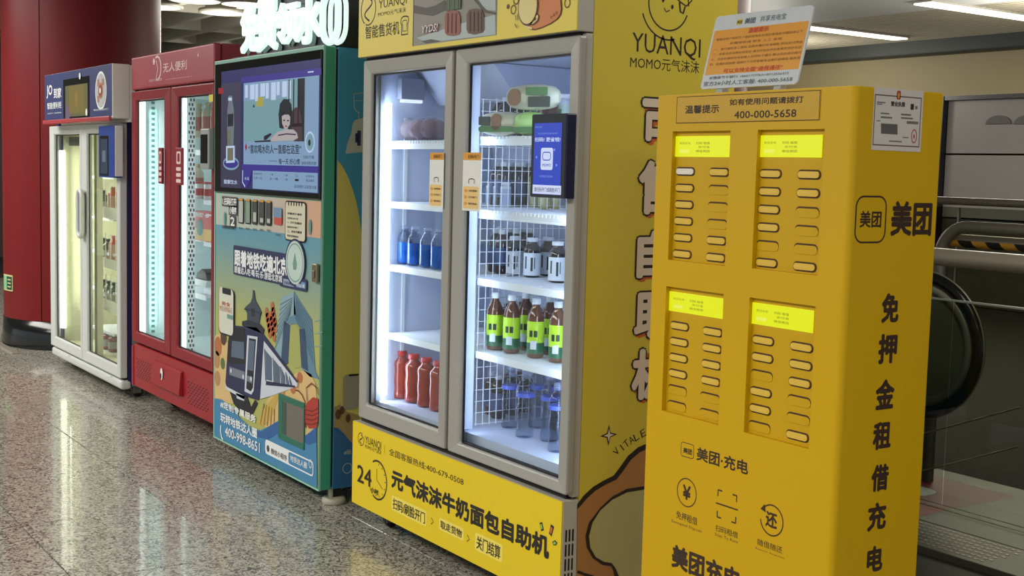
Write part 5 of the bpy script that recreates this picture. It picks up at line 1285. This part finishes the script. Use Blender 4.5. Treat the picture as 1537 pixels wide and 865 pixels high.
wb2 = copy_thing(wat, (x_, 2.7, rzd+0.013), 0.0, 'white capped water bottle on the floor of the red cooler', 'bottles in the red cooler')

# ------------------------------------------------------------------ white double-door fridge with a blue header
WF = M('white_frame', (196, 200, 196), 0.4); WNV = M('navy_panel', (26, 36, 84), 0.4); WHB = M('header_blue_print', (54, 62, 108), 0.4); WHS = M('header_side_pale', (226, 223, 214), 0.4)
wx0, wx1 = fx(73.5, 190), fx(180, 562); wzd = fz(76.5, 517.5); wzt = fz(73, 190)
wz0 = fz(78, 533)
wm = thing('white_fridge', ((wx0+wx1)/2, 2.72, 0), 'white double-door fridge with blue header and screen beside the red column', 'vending machine', 'vending machines in the row')
WB = 3.02
for (a, b) in ((wx0+.01, wx0+.06), (wx1-.05, wx1-.004)):
    g = G(); g.box(a, b, 2.428, WB, wz0+.02, 2.07, WNV); g.build('side_panel', wm)
g = G(); g.box(wx1-.05, wx1-.002, 2.4525, WB, wz0+.02, 0.62, M('side_grey', (120, 124, 122), 0.5)); g.build('side_lower_panel', wm)
g = G(); g.box(wx0+.06, wx1-.05, 2.97, WB, wz0+.02, 2.07, WNV); g.box(wx0+.06, wx1-.05, 2.455, 2.97, wz0+.02, wzd, WF); g.box(wx0+.06, wx1-.05, 2.455, 2.97, wzt-.02, 2.07, WNV); g.build('cabinet', wm)
g = G(); g.box(wx0+.008, wx1, F+.004, 2.452, wz0, wzd-.012, WF); bs = g.build('base', wm, bevel=.02, seg=3)
p = Print('Y', F+.004, .001)
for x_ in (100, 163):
    yb = 533+(x_-80)*.49; p.poly([(x_-10, yb-9), (x_+3, yb-7.5), (x_+5, yb-9.5), (x_-5, yb-12)], M('base_glint', (224, 228, 228), 0.2));  # pale polygons painted on the base as glints
p.build('painted_glint', bs)
g = G(); g.box(wx0+.02, wx1-.01, F+.03, 2.454, wzd-.012, wzd+.01, GAP); g.build('gasket', wm)
for x, y in ((wx0+0.12, 2.52), (wx1-0.08, 2.5), (wx0+0.12, 2.95), (wx1-0.08, 2.95)): castor(wm, x, y, wz0+.02)
LY = M('liner_warm', (206, 206, 176), 0.5)
g = G(); a0, a1 = wx0+.061, wx1-.051
g.box(a0, a0+.006, 2.46, 2.965, wzd, wzt-.02, LY); g.box(a1-.006, a1, 2.46, 2.965, wzd, wzt-.02, LY); g.box(a0, a1, 2.96, 2.969, wzd, wzt-.02, LY); g.box(a0, a1, 2.46, 2.965, wzd-.0, wzd+.03, LY); g.box(a0, a1, 2.46, 2.965, wzt-.04, wzt-.021, LY); g.build('liner', wm)
md = fx(122, 330)
e1 = glass_door(wm, wx0, md-.002, wzd, wzt, (fx(79.8, 300)-wx0, md-fx(118.3, 300), .06, .07), WF, y1=F+.048, gy=F+.03)
e2 = glass_door(wm, md+.002, wx1, wzd, wzt, (fx(128, 300)-md, wx1-fx(173.5, 400), .06, .07), WF, y1=F+.048, gy=F+.03)
g = G(); xx_ = wx0+.095; yy_ = onX(94, 350, xx_).y; g.tube([(xx_, yy_, fz(94, 492, yy_)), (xx_, yy_, fz(94, 226, yy_))], .022, M('led_warm_white', (255, 255, 226), 0.4, emit=5.0), 10); g.build('led_tube', wm)
led_area(wm, wx0+.16, 2.475, 1.0, 1.1, 5, -18, (1.0, 0.98, 0.74)); led_area(wm, wx1-.10, 2.475, 1.0, 1.1, 4.5, 20, (1.0, 0.98, 0.80))
g = G(); g.box(fx(80.5, 210, 2.5), fx(120, 210, 2.5), 2.5, 2.54, fz(98, 219, 2.5), fz(98, 206, 2.5), M('grille_grey', (92, 92, 82), 0.5)); gr = g.build('top_grille', wm)
p = Print('Y', 2.5, .001); 
for k in range(14): p.rect(82+k*2.7, 218, 83.2+k*2.7, 207, BLACK, 0)
p.build('grille_slots', gr)
g = G(); g.box(md+.01, md+.07, 2.46, 2.50, wzd+.03, wzt-.05, LY); g.build('mullion', wm)
for y_ in (262, 320, 368, 421, 478): shelf(wm, wx0+.25, md-.02, 2.60, 2.94, fz(112, y_, 2.6), False, .018)
WS = []
for (yt_, yb2) in ((311, 328), (388, 402.5), (450, 467)):
    zt3, zb3 = fz(160, yt_, 2.52), fz(160, yb2, 2.52); WS.append(zb3)
    g = G(); xa, xb = fx(145.5, 400, 2.52), wx1-.07; n_ = 10; pts = []
    pts = [(xa+(xb-xa)*k/n_, 2.535-.022*math.sin(PI*k/n_)) for k in range(n_+1)]
    g.prism(pts+[(a, b+.008) for a, b in pts[::-1]], zb3, zt3, 'z', M('basket_cream', (206, 206, 176), 0.45)); g.box(xa, xb, 2.54, 2.72, zb3, zb3+.008, M('basket_cream')); g.box(xa, xa+.008, 2.54, 2.72, zb3, zt3, M('basket_cream')); g.build('door_basket', wm)
    g = G()
    for k in range(8): xk = xa+(xb-xa)*(k+.5)/8; g.tube([(xk, 2.53, zt3), (xk, 2.53, zt3+.17)], .003, WIRE, 5)
    g.build('basket_wires', wm)
# handle
g = G(); hx = fx(119.5, 320, F-.03); zt3, zb3 = fz(119, 286, F-.03), fz(119, 355, F-.03); hw_ = .045
pts = rrect(hx-hw_, zb3, hx+hw_*1.1, zt3, .045)
g.tube([(u, F-.028, v) for u, v in pts], .016, WF, 10, closed=True); h_ = g.build('handle', e1)
g = G(); g.box(hx-hw_*.6, hx+hw_*.7, F-.022, F-.001, zb3+.02, zt3-.02, M('handle_mauve', (130, 118, 130), 0.5)); g.build('handle_inset', h_)
# header
YH = F-.085
hx0, hx1 = fx(67.2, 140, YH), fx(168.6, 140, YH); hz0, hz1 = fz(67.5, 183.5, YH), fz(67, 113.5, YH)
g = G(); g.box(hx0, hx1, YH, F+.02, hz0, hz1, WHS); hd = g.build('header', wm, bevel=.004)
g = G(); g.box(hx0, hx1-.015, YH-.018, YH+.0, hz0-.018, hz0+.012, M('lip_red', (164, 56, 62), 0.4)); g.build('header_lip', hd, bevel=.006)
g = G(); g.box(hx0+.02, hx1, F+.0205, 2.427, wzt+.004, hz1-.004, WHS); g.build('header_back', hd)
p = Print('Y', YH, .0012)
def w6(a, b): return (60+a/6.18, 90+b/6.18)
p.rectuv(hx0+.002, hz0+.012, hx1-.004, hz1-.002, WHB, 0)
p.text('JO', *w6(65, 360), *w6(116, 228), INKW, 1, .03); p.text('到家', *w6(130, 360), *w6(200, 254), INKW, 1, .03); p.text('智能便利柜', *w6(70, 460), *w6(200, 384), INKW, 1, .02); p.text('扫码开门 自助购物', *w6(73, 505), *w6(200, 482), INKW, 1)
p.rect(*w6(220, 545), *w6(460, 146), BLKG, 1, .01)
p.rect(*w6(240, 530), *w6(445, 214), M('header_screen', (110, 108, 76), 0.3, emit=.75), 2); p.rect(*w6(275, 500), *w6(415, 225), M('header_screen2', (128, 114, 62), 0.3, emit=.75), 3)
p.disc(*w6(345, 365), .04, .06, M('header_screen3', (150, 120, 66), 0.3, emit=.75), 4, n=8); p.poly([w6(242, 545), w6(245, 440), w6(262, 405), (102.9, 155.5), w6(285, 520), w6(280, 545)], M('header_screen4', (130, 110, 140), 0.3, emit=.6), 4)
p.disc(*w6(378, 150), .02, .022, INKW, 5, n=10); p.disc(*w6(440, 485), .02, .024, INKW, 5, n=10)
c = p.uv(*w6(567, 285)); R_ = .118
for r_, mt, L in ((1.0, INKW, 1), (.88, M('ring_grey', (176, 178, 178), 0.5), 2), (.42, M('ring_tan', (170, 120, 90), 0.5), 3), (.30, M('ring_red', (150, 56, 40), 0.5), 4), (.14, INKW, 5)):
    p.face([(c[0]+R_*r_*math.cos(2*PI*k/28), c[1]+R_*r_*math.sin(2*PI*k/28)) for k in range(28)], mt, L)
for (du, dv) in ((-.05, .05), (.05, .05), (-.05, -.05)): p.rectuv(c[0]+du-.018, c[1]+dv-.02, c[0]+du+.018, c[1]+dv+.02, M('ring_tan'), 3)
p.text('微信支付 扫码开门', *w6(500, 476), *w6(635, 446), INKW, 1)
p.build('header_print', hd)
# blue terminal hanging on the right door
Yt = F-.05; xa, xb = fx(148, 230, Yt), fx(171, 230, Yt); za_, zb3 = fz(160, 266.5, Yt), fz(160, 189, Yt)
g = G(); g.box(xa, xb, Yt, F+.001, za_, zb3, M('terminal_blue', (30, 60, 140), 0.4)); pt = g.build('payment_terminal', wm, bevel=.004)
g = G(); g.box(xb+.0005, xb+.008, Yt+.006, F+.001, za_+.01, zb3, WHITE); g.build('terminal_side', pt)
p = Print('Y', Yt, .001); w_ = xb-xa; h2_ = zb3-za_; p.rectuv(xa+w_*.08, za_+h2_*.03, xa+w_*.66, zb3-h2_*.19, BLKG, 0, .01); p.rectuv(xa+w_*.14, za_+h2_*.07, xa+w_*.60, zb3-h2_*.25, M('terminal_glass', (60, 80, 100), 0.2, emit=.5), 1); p.rectuv(xa+w_*.27, za_+h2_*.30, xa+w_*.48, za_+h2_*.52, M('terminal_card', (120, 140, 156), 0.2, emit=.5), 2)
p.textuv('QQ', xa+w_*.2, zb3-h2_*.14, xa+w_*.5, zb3-h2_*.08, M('terminal_mark', (20, 36, 90), 0.5), 1) if False else None
p.build('terminal_screen', pt)
# goods in the white fridge
gb = bottle('fridge_bottle', .036, .17, M('glass_olive', (86, 96, 66), 0.15, coat=.5), M('cap_dark', (60, 56, 50), 0.4), M('label_pale', (176, 176, 160), 0.4), (.2, .55))
ro = bottle('orange_bottle', .036, .20, M('orange_drink', (206, 96, 62), 0.2), M('cap_coral', (200, 110, 90), 0.4), M('label_peach', (214, 170, 146), 0.4), (.15, .7))
place_row(ro, [(fx(165, 300, 2.6), 2.62, WS[0]+.0085, 'orange bottle in the upper door basket of the white fridge'), (fx(167, 360, 2.6), 2.62, WS[1]+.0085, 'orange bottle in the middle door basket of the white fridge')], 'orange bottles')
place_row(gb, [(fx(x_, 350, 2.6), 2.62, WS[i_]+.0085, lab) for x_, i_, lab in ((151, 0, 'olive bottle left in the upper door basket'), (152, 1, 'dark olive bottle left in the middle door basket'), (158, 1, 'olive bottle in the centre of the middle door basket'),
     (152, 2, 'olive bottle left in the lowest door basket'), (159, 2, 'olive bottle in the centre of the lowest door basket'), (167, 2, 'olive bottle right in the lowest door basket'))], 'olive bottles in the white fridge')
lo = bottle('small_jar', .04, .12, M('jar_red_mix', (130, 70, 66), 0.2), M('cap_grey', (150, 150, 146), 0.4), M('label_grey', (160, 160, 156), 0.4), (.2, .6), neck=.7, shoulder=.8)
place_row(lo, [(fx(x_, 500, 2.6), 2.62, wzd+.031, lab) for x_, lab in ((150, 'small jar left on the floor of the white fridge'), (158, 'small jar in the middle of the floor of the white fridge'), (167, 'small jar right on the floor of the white fridge'))], 'small jars')
cab = M('cabbage_green', (132, 146, 52), 0.6, bump=.6, nscale=30)
x_ = fx(112, 505, 2.62); t = thing('green_melon', (x_, 2.66, wzd+.031), 'green rounded vegetable lying on the floor of the white fridge', 'vegetable')
g = G(); g.lathe([(.001, 0), (.06, .008), (.11, .05), (.115, .09), (.09, .13), (.04, .155), (.001, .16)], (x_, 2.68, wzd+.031), cab, 24); g.v = [(a+.006*math.sin(60*c_+30*a), b, c_) for a, b, c_ in g.v]; g.build('head', t)
g = G(); g.tube([(x_, 2.68, wzd+.185), (x_+.004, 2.68, wzd+.205)], .012, M('stalk', (120, 110, 60), 0.6), 8); g.build('stalk', t)
# ------------------------------------------------------------------ yellow power bank rental cabinet
SY = M('station_yellow', (204, 162, 0), 0.42, spec=0.3, noise=0.02, nscale=2)
SYR = M('station_recess_yellow', (200, 158, 0), 0.5, spec=0.3)
BRN = M('print_dark_brown', (52, 30, 12), 0.6)
SX0, SX1, SZ = -2.792, -2.073, 1.7215
SB = 2.703
st = thing('power_bank_station', ((SX0+SX1)/2, (F+SB)/2, 0), 'tall yellow power bank rental cabinet nearest the camera', 'rental station')
FR = F+0.015
pan = []
for (tl, tr, bl) in (((1009.8, 197.3), (1096.5, 196.8), (1000.8, 389.8)), ((1137.5, 195), (1238, 194.5), (1126.8, 402.8)), ((1000, 429.7), (1086.2, 441), (993.6, 616.5)), ((1125, 446.5), (1224.4, 460.5), (1116, 649))):
    pan.append((fx(*tl), fx(*tr), fz(*bl), fz(*tl)))
# front sheet with four sunk panels, folded round the right corner
g = G(); R_ = 0.018
us = sorted(set([SX0+0.004, SX1-R_]+[v for p_ in pan for v in p_[:2]])); vs_ = sorted(set([0.03, SZ-0.003]+[v for p_ in pan for v in p_[2:]]))
for i in range(len(us)-1):
    for j in range(len(vs_)-1):
        cu, cv = (us[i]+us[i+1])/2, (vs_[j]+vs_[j+1])/2
        if any(p_[0] < cu < p_[1] and p_[2] < cv < p_[3] for p_ in pan): continue
        g.add([(us[i], F, vs_[j]), (us[i+1], F, vs_[j]), (us[i+1], F, vs_[j+1]), (us[i], F, vs_[j+1])], [(0, 1, 2, 3)], SY)
prof = [(SX1-R_+R_*math.sin(math.radians(a)), F+R_-R_*math.cos(math.radians(a))) for a in range(0, 91, 10)]
b = [(x, y, 0.03) for x, y in prof]+[(x, y, SZ-0.003) for x, y in prof]; n = len(prof)
g.add(b, [(i, i+1, n+i+1, n+i) for i in range(n-1)], SY, True)
g.add([(SX1, F+R_, 0.03), (SX1, SB, 0.03), (SX1, SB, SZ-0.003), (SX1, F+R_, SZ-0.003)], [(0, 1, 2, 3)], SY)
g.add([(SX1, SB, 0.03), (SX0, SB, 0.03), (SX0, SB, SZ-0.003), (SX1, SB, SZ-0.003)], [(0, 1, 2, 3)], SY)
g.add([(SX0, SB, 0.03), (SX0, F+0.004, 0.03), (SX0, F+0.004, SZ-0.003), (SX0, SB, SZ-0.003)], [(0, 1, 2, 3)], SY)
g.add([(SX0, F+0.004, 0.03), (SX0+0.004, F, 0.03), (SX0+0.004, F, SZ-0.003), (SX0, F+0.004, SZ-0.003)], [(0, 1, 2, 3)], SY)
top = [(SX0, SB), (SX0, F+0.004), (SX0+0.004, F)]+prof+[(SX1, SB)]
cx_ = sum(a for a, _ in top)/len(top); cy_ = sum(b for _, b in top)/len(top)
ins = [(cx_+(a-cx_)*0.994, cy_+(b_-cy_)*0.99) for a, b_ in top]; n = len(top)
g.add([(a, b_, SZ-0.003) for a, b_ in top]+[(a, b_, SZ) for a, b_ in ins], [(i, (i+1) % n, n+(i+1) % n, n+i) for i in range(n)]+[tuple(range(n, 2*n))], SY)
g.add([(a, b_, 0.03) for a, b_ in top], [tuple(range(n))[::-1]], SY)
g.build('cabinet', st)
g = G(); g.box(SX0+0.02, SX1-0.02, F+0.02, SB-0.02, 0.0, 0.032, BLACK); g.build('plinth', st)
FONTI = 0
def stadium(cx, cz, w_, h_, n=8):
    r = h_/2; out = []
    for sgn, a0 in ((1, -90), (-1, 90)):
        for k in range(n+1):
            a = math.radians(a0+180*k/n); out.append((cx+sgn*(w_/2-r)+r*math.cos(a), cz+r*math.sin(a)))
    return out
GRV = M('slot_groove_shade', (70, 42, 6), 0.7); BANK = M('power_bank_yellow', (222, 184, 66), 0.38); BANKW = M('power_bank_white', (228, 222, 206), 0.3); FLAP = SYR
SCY = M('station_screen', (226, 232, 10), 0.35, emit=0.88); SCT = M('screen_text_green', (150, 160, 20), 0.5); SCW = M('screen_pale', (236, 240, 90), 0.35, emit=0.85)
names = ('upper left', 'upper right', 'lower left', 'lower right')
colsx = (((1029, 257.5), (1023.4, 381.6), (1079.7, 259)), ((1156.9, 261), (1150, 394.7), (1214.7, 262.5)), ((1020.5, 489.8), (1015.5, 609), (1070, 498)), ((1145.8, 511.3), (1139.6, 640.3), (1203.4, 522)))
full = (('111111', '100011'), ('111101', '110001'), ('111100', '111100'), ('110110', '111001'))
ords = ('top', 'second', 'third', 'fourth', 'fifth', 'bottom')
proto_bank = None
for k, (u0, u1, v0, v1) in enumerate(pan):
    g = G()
    g.add([(u0, FR, v0), (u1, FR, v0), (u1, FR, v1), (u0, FR, v1)], [(0, 1, 2, 3)], SYR)
    for a, b_ in (((u0, v0), (u1, v0)), ((u1, v0), (u1, v1)), ((u1, v1), (u0, v1)), ((u0, v1), (u0, v0))):
        g.add([(a[0], F, a[1]), (b_[0], F, b_[1]), (b_[0], FR, b_[1]), (a[0], FR, a[1])], [(0, 1, 2, 3)], SYR)
    pl_ = g.build('sunk_panel', st)
    # backlit label
    sc = (((1015, 204.6), 235.5), ((1141.3, 203.3), 236), ((1006, 437), 466.5), ((1129.8, 453.5), 486))[k]
    su0 = fx(*sc[0], FR); sv1 = fz(*sc[0], FR); sv0 = fz(sc[0][0], sc[1], FR); su1 = u1-0.004
    if k in (1, 3): su1 = fx((1235, 0, 1222.5)[k-1], 220 if k == 1 else 470, FR)
    g = G(); g.box(su0, su1, FR-0.003, FR-0.0002, sv0, sv1, SCY); so = g.build('backlit_label', pl_, bevel=0.001)
    p = Print('Y', FR-0.003, 0.0005); W_ = su1-su0; H_ = sv1-sv0
    p.textuv('美团充电', su0+W_*.08, sv0+H_*.60, su0+W_*.28, sv0+H_*.72, SCT, 0); p.rectuv(su0+W_*.08, sv0+H_*.2, su0+W_*.26, sv0+H_*.36, SCW, 0, .004)
    p.textuv('扫码 租借', su0+W_*.38, sv0+H_*.60, su0+W_*.62, sv0+H_*.72, SCT, 0, .02); p.textuv('支付宝', su0+W_*.42, sv0+H_*.42, su0+W_*.62, sv0+H_*.53, SCT, 0, .02); p.textuv('微信美团', su0+W_*.38, sv0+H_*.22, su0+W_*.62, sv0+H_*.34, SCT, 0, .02)
    p.build('label_print', so)
    l0, l5, r0_ = colsx[k]
    cxl = fx(*l0, FR); cxr = fx(*r0_, FR); zt0 = fz(*l0, FR); zt5 = fz(*l5, FR)
    wl_m = 0.071; hh = 0.0165
    for c_ in (0, 1):
        for r in range(6):
            cz = zt0+(zt5-zt0)*r/5; cx = (cxl, cxr)[c_]
            ok = full[k][c_][r] == '1'
            g = G(); g.prism(stadium(cx, cz, wl_m+.0085, hh+.0085), FR-0.0006, FR-0.0001, 'y', GRV if ok else GRV); sl = g.build('slot', pl_)  # flat dark plate, its colour paints the shade round the bank and above the flap
            if ok:
                mt = BANKW if (k, c_, r) == (0, 0, 0) else BANK
                lab = ('white-lit' if mt is BANKW else 'pale yellow') + ' power bank end in the %s slot of the %s column, %s panel' % (ords[r], ('left', 'right')[c_], names[k])
                if proto_bank is None or mt is not BANK or proto_bank[1] is not BANK:
                    g = G(); g.prism(stadium(0, 0, wl_m, hh), -0.0035, 0.0, 'y', mt); g.prism(stadium(0, 0, wl_m*.84, hh*.45), -0.0041, -0.0034, 'y', mt)
                    o = g.build('power_bank', None, bevel=0.0012); proto_bank = (o, mt)
                else:
                    o = proto_bank[0].copy(); COL.objects.link(o)
                o.location = (cx, FR-0.0007, cz); tag(o, lab, 'power bank', 'power banks in the rental cabinet')
            else:
                g = G(); g.prism(stadium(cx, cz-.0035, wl_m+.008, hh+.0065), FR-0.0016, FR-0.0007, 'y', FLAP); g.build('slot_flap', sl, bevel=0.0006)
# notice strip near the top
g = G(); a = (fx(1016.9, 145.5), fz(1016.9, 145.5)); b_ = (fx(1230.6, 180.6), fz(1230.6, 180.6)); g.box(a[0], b_[0], F-0.0022, F-0.0001, b_[1], a[1], M('strip_yellow', (196, 154, 20), 0.3)); ns = g.build('notice_strip', st, bevel=0.0008)
p = Print('Y', F-0.0022, 0.0004)
p.ring(rrect(a[0]+.0005, b_[1]+.0005, b_[0]-.0005, a[1]-.0005, 0), rrect(a[0]+.0022, b_[1]+.0022, b_[0]-.0022, a[1]-.0022, 0), BRN, 0)
p.text('温馨提示', 1028.3, 171, 1079.7, 156.5, BRN, 0, .035); p.text('如有使用问题请拨打', 1095, 158.6, 1206.5, 143.8, BRN, 0, .035); p.text('400-000-5658', 1102, 178.3, 1195.8, 163.8, BRN, 0, .03)
p.build('notice_lettering', ns)
# lower print
p = Print('Y', F, 0.0004)
p.frame(1022.3, 662.5, 1041.3, 690.3, .0022, BRN, 0, .009); p.text('美团', 1025.5, 680, 1038.8, 675, BRN, 0, .04)
p.build('logo', st)
p.text('美团·充电', 1045.5, 690.8, 1123.7, 692.5, BRN, 0, .035)
p.build('logo_lettering', st)
def vr(x, y, dy): return (p.uv(x, y-dy)[1]-p.uv(x, y+dy)[1])/2
r = vr(1030.8, 739.8, 21); c = p.uv(1030.8, 739.8); p.lineuv([(c[0]+r*math.cos(2*PI*i/40), c[1]+r*math.sin(2*PI*i/40)) for i in range(41)], .0033, BRN); p.textuv('¥', c[0]-r*.42, c[1]-r*.52, c[0]+r*.42, c[1]+r*.52, BRN, 0, .05)
r = vr(1091, 760.5, 22.5); c = p.uv(1091, 760.5)
for sx in (-1, 1):
    for sz in (-1, 1): p.lineuv([(c[0]+sx*r*.48, c[1]+sz*r*.92), (c[0]+sx*r*.88, c[1]+sz*r*.92), (c[0]+sx*r*.88, c[1]+sz*r*.92-sz*0.0001), (c[0]+sx*r*.88, c[1]+sz*r*.50)], .004, BRN)
p.lineuv([(c[0]-r*1.05, c[1]), (c[0]+r*1.05, c[1])], .004, BRN)
r = vr(1158.3, 781.5, 23); c = p.uv(1158.3, 781.5); p.lineuv([(c[0]+r*math.cos(math.radians(d)), c[1]+r*math.sin(math.radians(d))) for d in range(-172, 139, 8)], .0038, BRN); p.textuv('还', c[0]-r*.55, c[1]-r*.5, c[0]+r*.5, c[1]+r*.55, BRN, 0, .04)
e_ = (c[0]+r*math.cos(math.radians(140)), c[1]+r*math.sin(math.radians(140))); p.face([(e_[0]-.011, e_[1]-.005), (e_[0]+.009, e_[1]-.010), (e_[0]+.004, e_[1]+.012)], BRN)
p.build('icons', st)
p.text('免押租借', 1015, 778, 1047, 777.5, BRN, 0, .01); p.text('Exempted Deposit', 1008, 785, 1053.5, 796, BRN, 0, 0); p.text('扫码租借', 1073.9, 797, 1107.9, 799.5, BRN, 0, .01); p.text('Scan To Rent', 1073, 804, 1108, 812, BRN, 0, 0); p.text('随借随还', 1137, 818.3, 1174.7, 821.7, BRN, 0, .01); p.text('Return Anytime', 1134, 824.8, 1177.6, 837, BRN, 0, 0)
p.build('captions', st)
p.text('美团充电', 1007.6, 851, 1113, 856, BRN, 0, .05)
p.build('front_lettering', st)
# side print
p = Print('X', SX1, 0.0005)
p.frame(1285.2, 293.4, 1328.2, 365, .0045, BRN, 0, .028); p.text('美团', 1289.8, 342, 1323.5, 316.5, BRN, 0, .03); p.text('美团', 1335.7, 355, 1400, 302.4, BRN, 0, .045)
p.build('side_logo', st)
for s_, x0, y0, x1, y1 in (('免', 1322, 485.8, 1350.3, 439.5), ('押', 1317, 547.6, 1347.7, 499.7), ('金', 1312.8, 616.5, 1343.6, 568), ('租', 1309, 677, 1338.5, 631), ('借', 1306.6, 740, 1334.9, 695), ('充', 1301, 799.6, 1331.3, 751.8), ('电', 1300, 861.4, 1326, 817)):
    p.text(s_, x0, y0, x1, y1, BRN, 0, .05)
p.build('side_lettering', st)
CP = M('certificate_paper', (206, 198, 190), 0.3); CG_ = M('certificate_grey', (110, 108, 104), 0.5); CRD_ = M('certificate_red', (170, 60, 56), 0.5); CGO = M('certificate_border', (110, 84, 80), 0.5)
p = Print('X', SX1+0.0008, 0.0003)
p.g.box(SX1+0.0001, SX1+0.0008, p.uv(1312.9, 130.9)[0], p.uv(1386.7, 137.3)[0], p.uv(1308, 225)[1], p.uv(1312.9, 130.9)[1], CP)
p.frame(1313.5, 141, 1379.5, 221.5, .003, CGO, 0)
def c7(a, b): return (1220+a/3.93, 80+b/3.93)
p.text('营业执照', *c7(460, 312), *c7(545, 288), BRN, 0, .04); p.rect(*c7(576, 333), *c7(597, 300), BRN, 0); p.rect(*c7(603, 330), *c7(618, 312), CG_, 0)
p.rect(*c7(494, 272), *c7(520, 222), CRD_, 0, .004); p.disc(*c7(506, 250), .004, .007, M('emblem_gold', (200, 150, 60), 0.4), 1, n=10)
for (x0, y0, x1, y1) in ((378, 292, 428, 288), (378, 302, 410, 298), (400, 358, 452, 353), (400, 382, 468, 376), (376, 400, 400, 396), (520, 366, 580, 360), (520, 386, 590, 381), (530, 500, 565, 495), (450, 522, 525, 518)): p.rect(*c7(x0, y0), *c7(x1, y1), CG_, 0)
p.rect(*c7(553, 416), *c7(622, 404), CG_, 0)
for k in range(7): p.rect(*c7(402, 424+k*8.5), *c7(500, 419+k*8.5), CG_, 0)
p.circ(*c7(597, 490), .0095, .016, .003, CRD_, 0, n=20); p.disc(*c7(597, 491), .003, .006, CRD_, 0, n=6)
o = p.build('certificate', st, label='white business certificate with red seal on the side')

# ------------------------------------------------------------------ white and orange placard leaning back on top of the cabinet
A = onY(1051, 134.5, F+0.004); B = onY(1196, 128.5, F+0.004)
Yt_ = F
for k in range(400):
    Yt_ = F+k*0.0005; T = onY(1074, 25.4, Yt_)
    if T.x <= A.x+0.0: break
Hp = math.hypot(Yt_-F, T.z-A.z); tilt = math.atan2(Yt_-F, T.z-A.z)
pc = thing('notice_placard', (A.x, F+0.006, A.z), 'white and orange notice placard standing on top of the yellow rental cabinet', 'placard')
w_ = B.x-A.x
g = G(); g.prism(rrect(A.x, A.z, A.x+w_, A.z+Hp, .012), F+0.003, F+0.008, 'y', M('placard_white', (206, 210, 212), 0.15, coat=0.6)); g.build('board', pc)
ORG_ = M('placard_orange', (222, 156, 62), 0.3, coat=0.4); TBR = M('placard_text_brown', (150, 96, 36), 0.5); TRD = M('placard_text_red', (196, 70, 34), 0.5); TGY = M('placard_text_grey', (84, 92, 104), 0.5)
p = Print('Y', F+0.003, 0.0004)
U = lambda u: A.x+w_*u
V = lambda v: A.z+Hp*v
p.rectuv(U(.02), V(.19), U(.985), V(.80), ORG_, 0)
def T_(s_, u0, v0, u1, v1, mt, bd=0.0): p.textuv(s_, U(u0), V(v0), U(u1), V(v1), mt, 1, bd)
p.rectuv(U(.245), V(.85), U(.305), V(.92), M('logo_yellow', (196, 180, 40), 0.4), 1, .002); T_('美团', .248, .865, .302, .905, BRN, .03)
T_('美团', .33, .85, .44, .93, TGY, .04); T_('共享充电宝', .49, .855, .75, .935, TGY, .01)
T_('温馨提示', .39, .72, .60, .79, TRD, .05)
for k, (s_, a, b) in enumerate((('尊敬的用户您好为了您的用电安全请在使用前仔细阅读以下', .06, .95), ('如需帮助请 联系 人工 客服', .22, .76), ('一、请扫描柜身二维码 选择所需的充电线型 然后支付押金', .06, .97), ('二、机柜会自动弹出充电宝 请及时取走并检查是否完好无损', .06, .97), ('三、归还时请将充电宝插入空闲的卡槽内 确认归还成功提示', .05, .98), ('四、如遇机柜故障 请拨打下方的客服电话我们将竭诚 服务您', .05, .98))):
    T_(s_, a, .655-k*.068, b, .69-k*.068, TBR, .02)
T_('可以支持全国“通借通还”', .22, .20, .83, .262, TRD, .04)
T_('如需春节不联行: 18601777767/18712536373', .08, .125, .90, .165, TGY, .01); T_('官方24小时人工客服: 400-000-5658', .03, .035, .95, .10, TGY, .025)
p.build('placard_print', pc)
g = G()
for u in (.2, .8): g.box(U(u)-.012, U(u)+.012, F+.0085, F+.03, A.z-.0125, A.z+.03, M('clip_clear', (170, 172, 168), 0.2))
pc.rotation_euler = (-tilt, 0, 0)
pc.location = (A.x, F+0.006, A.z)
g.build('clip', pc)
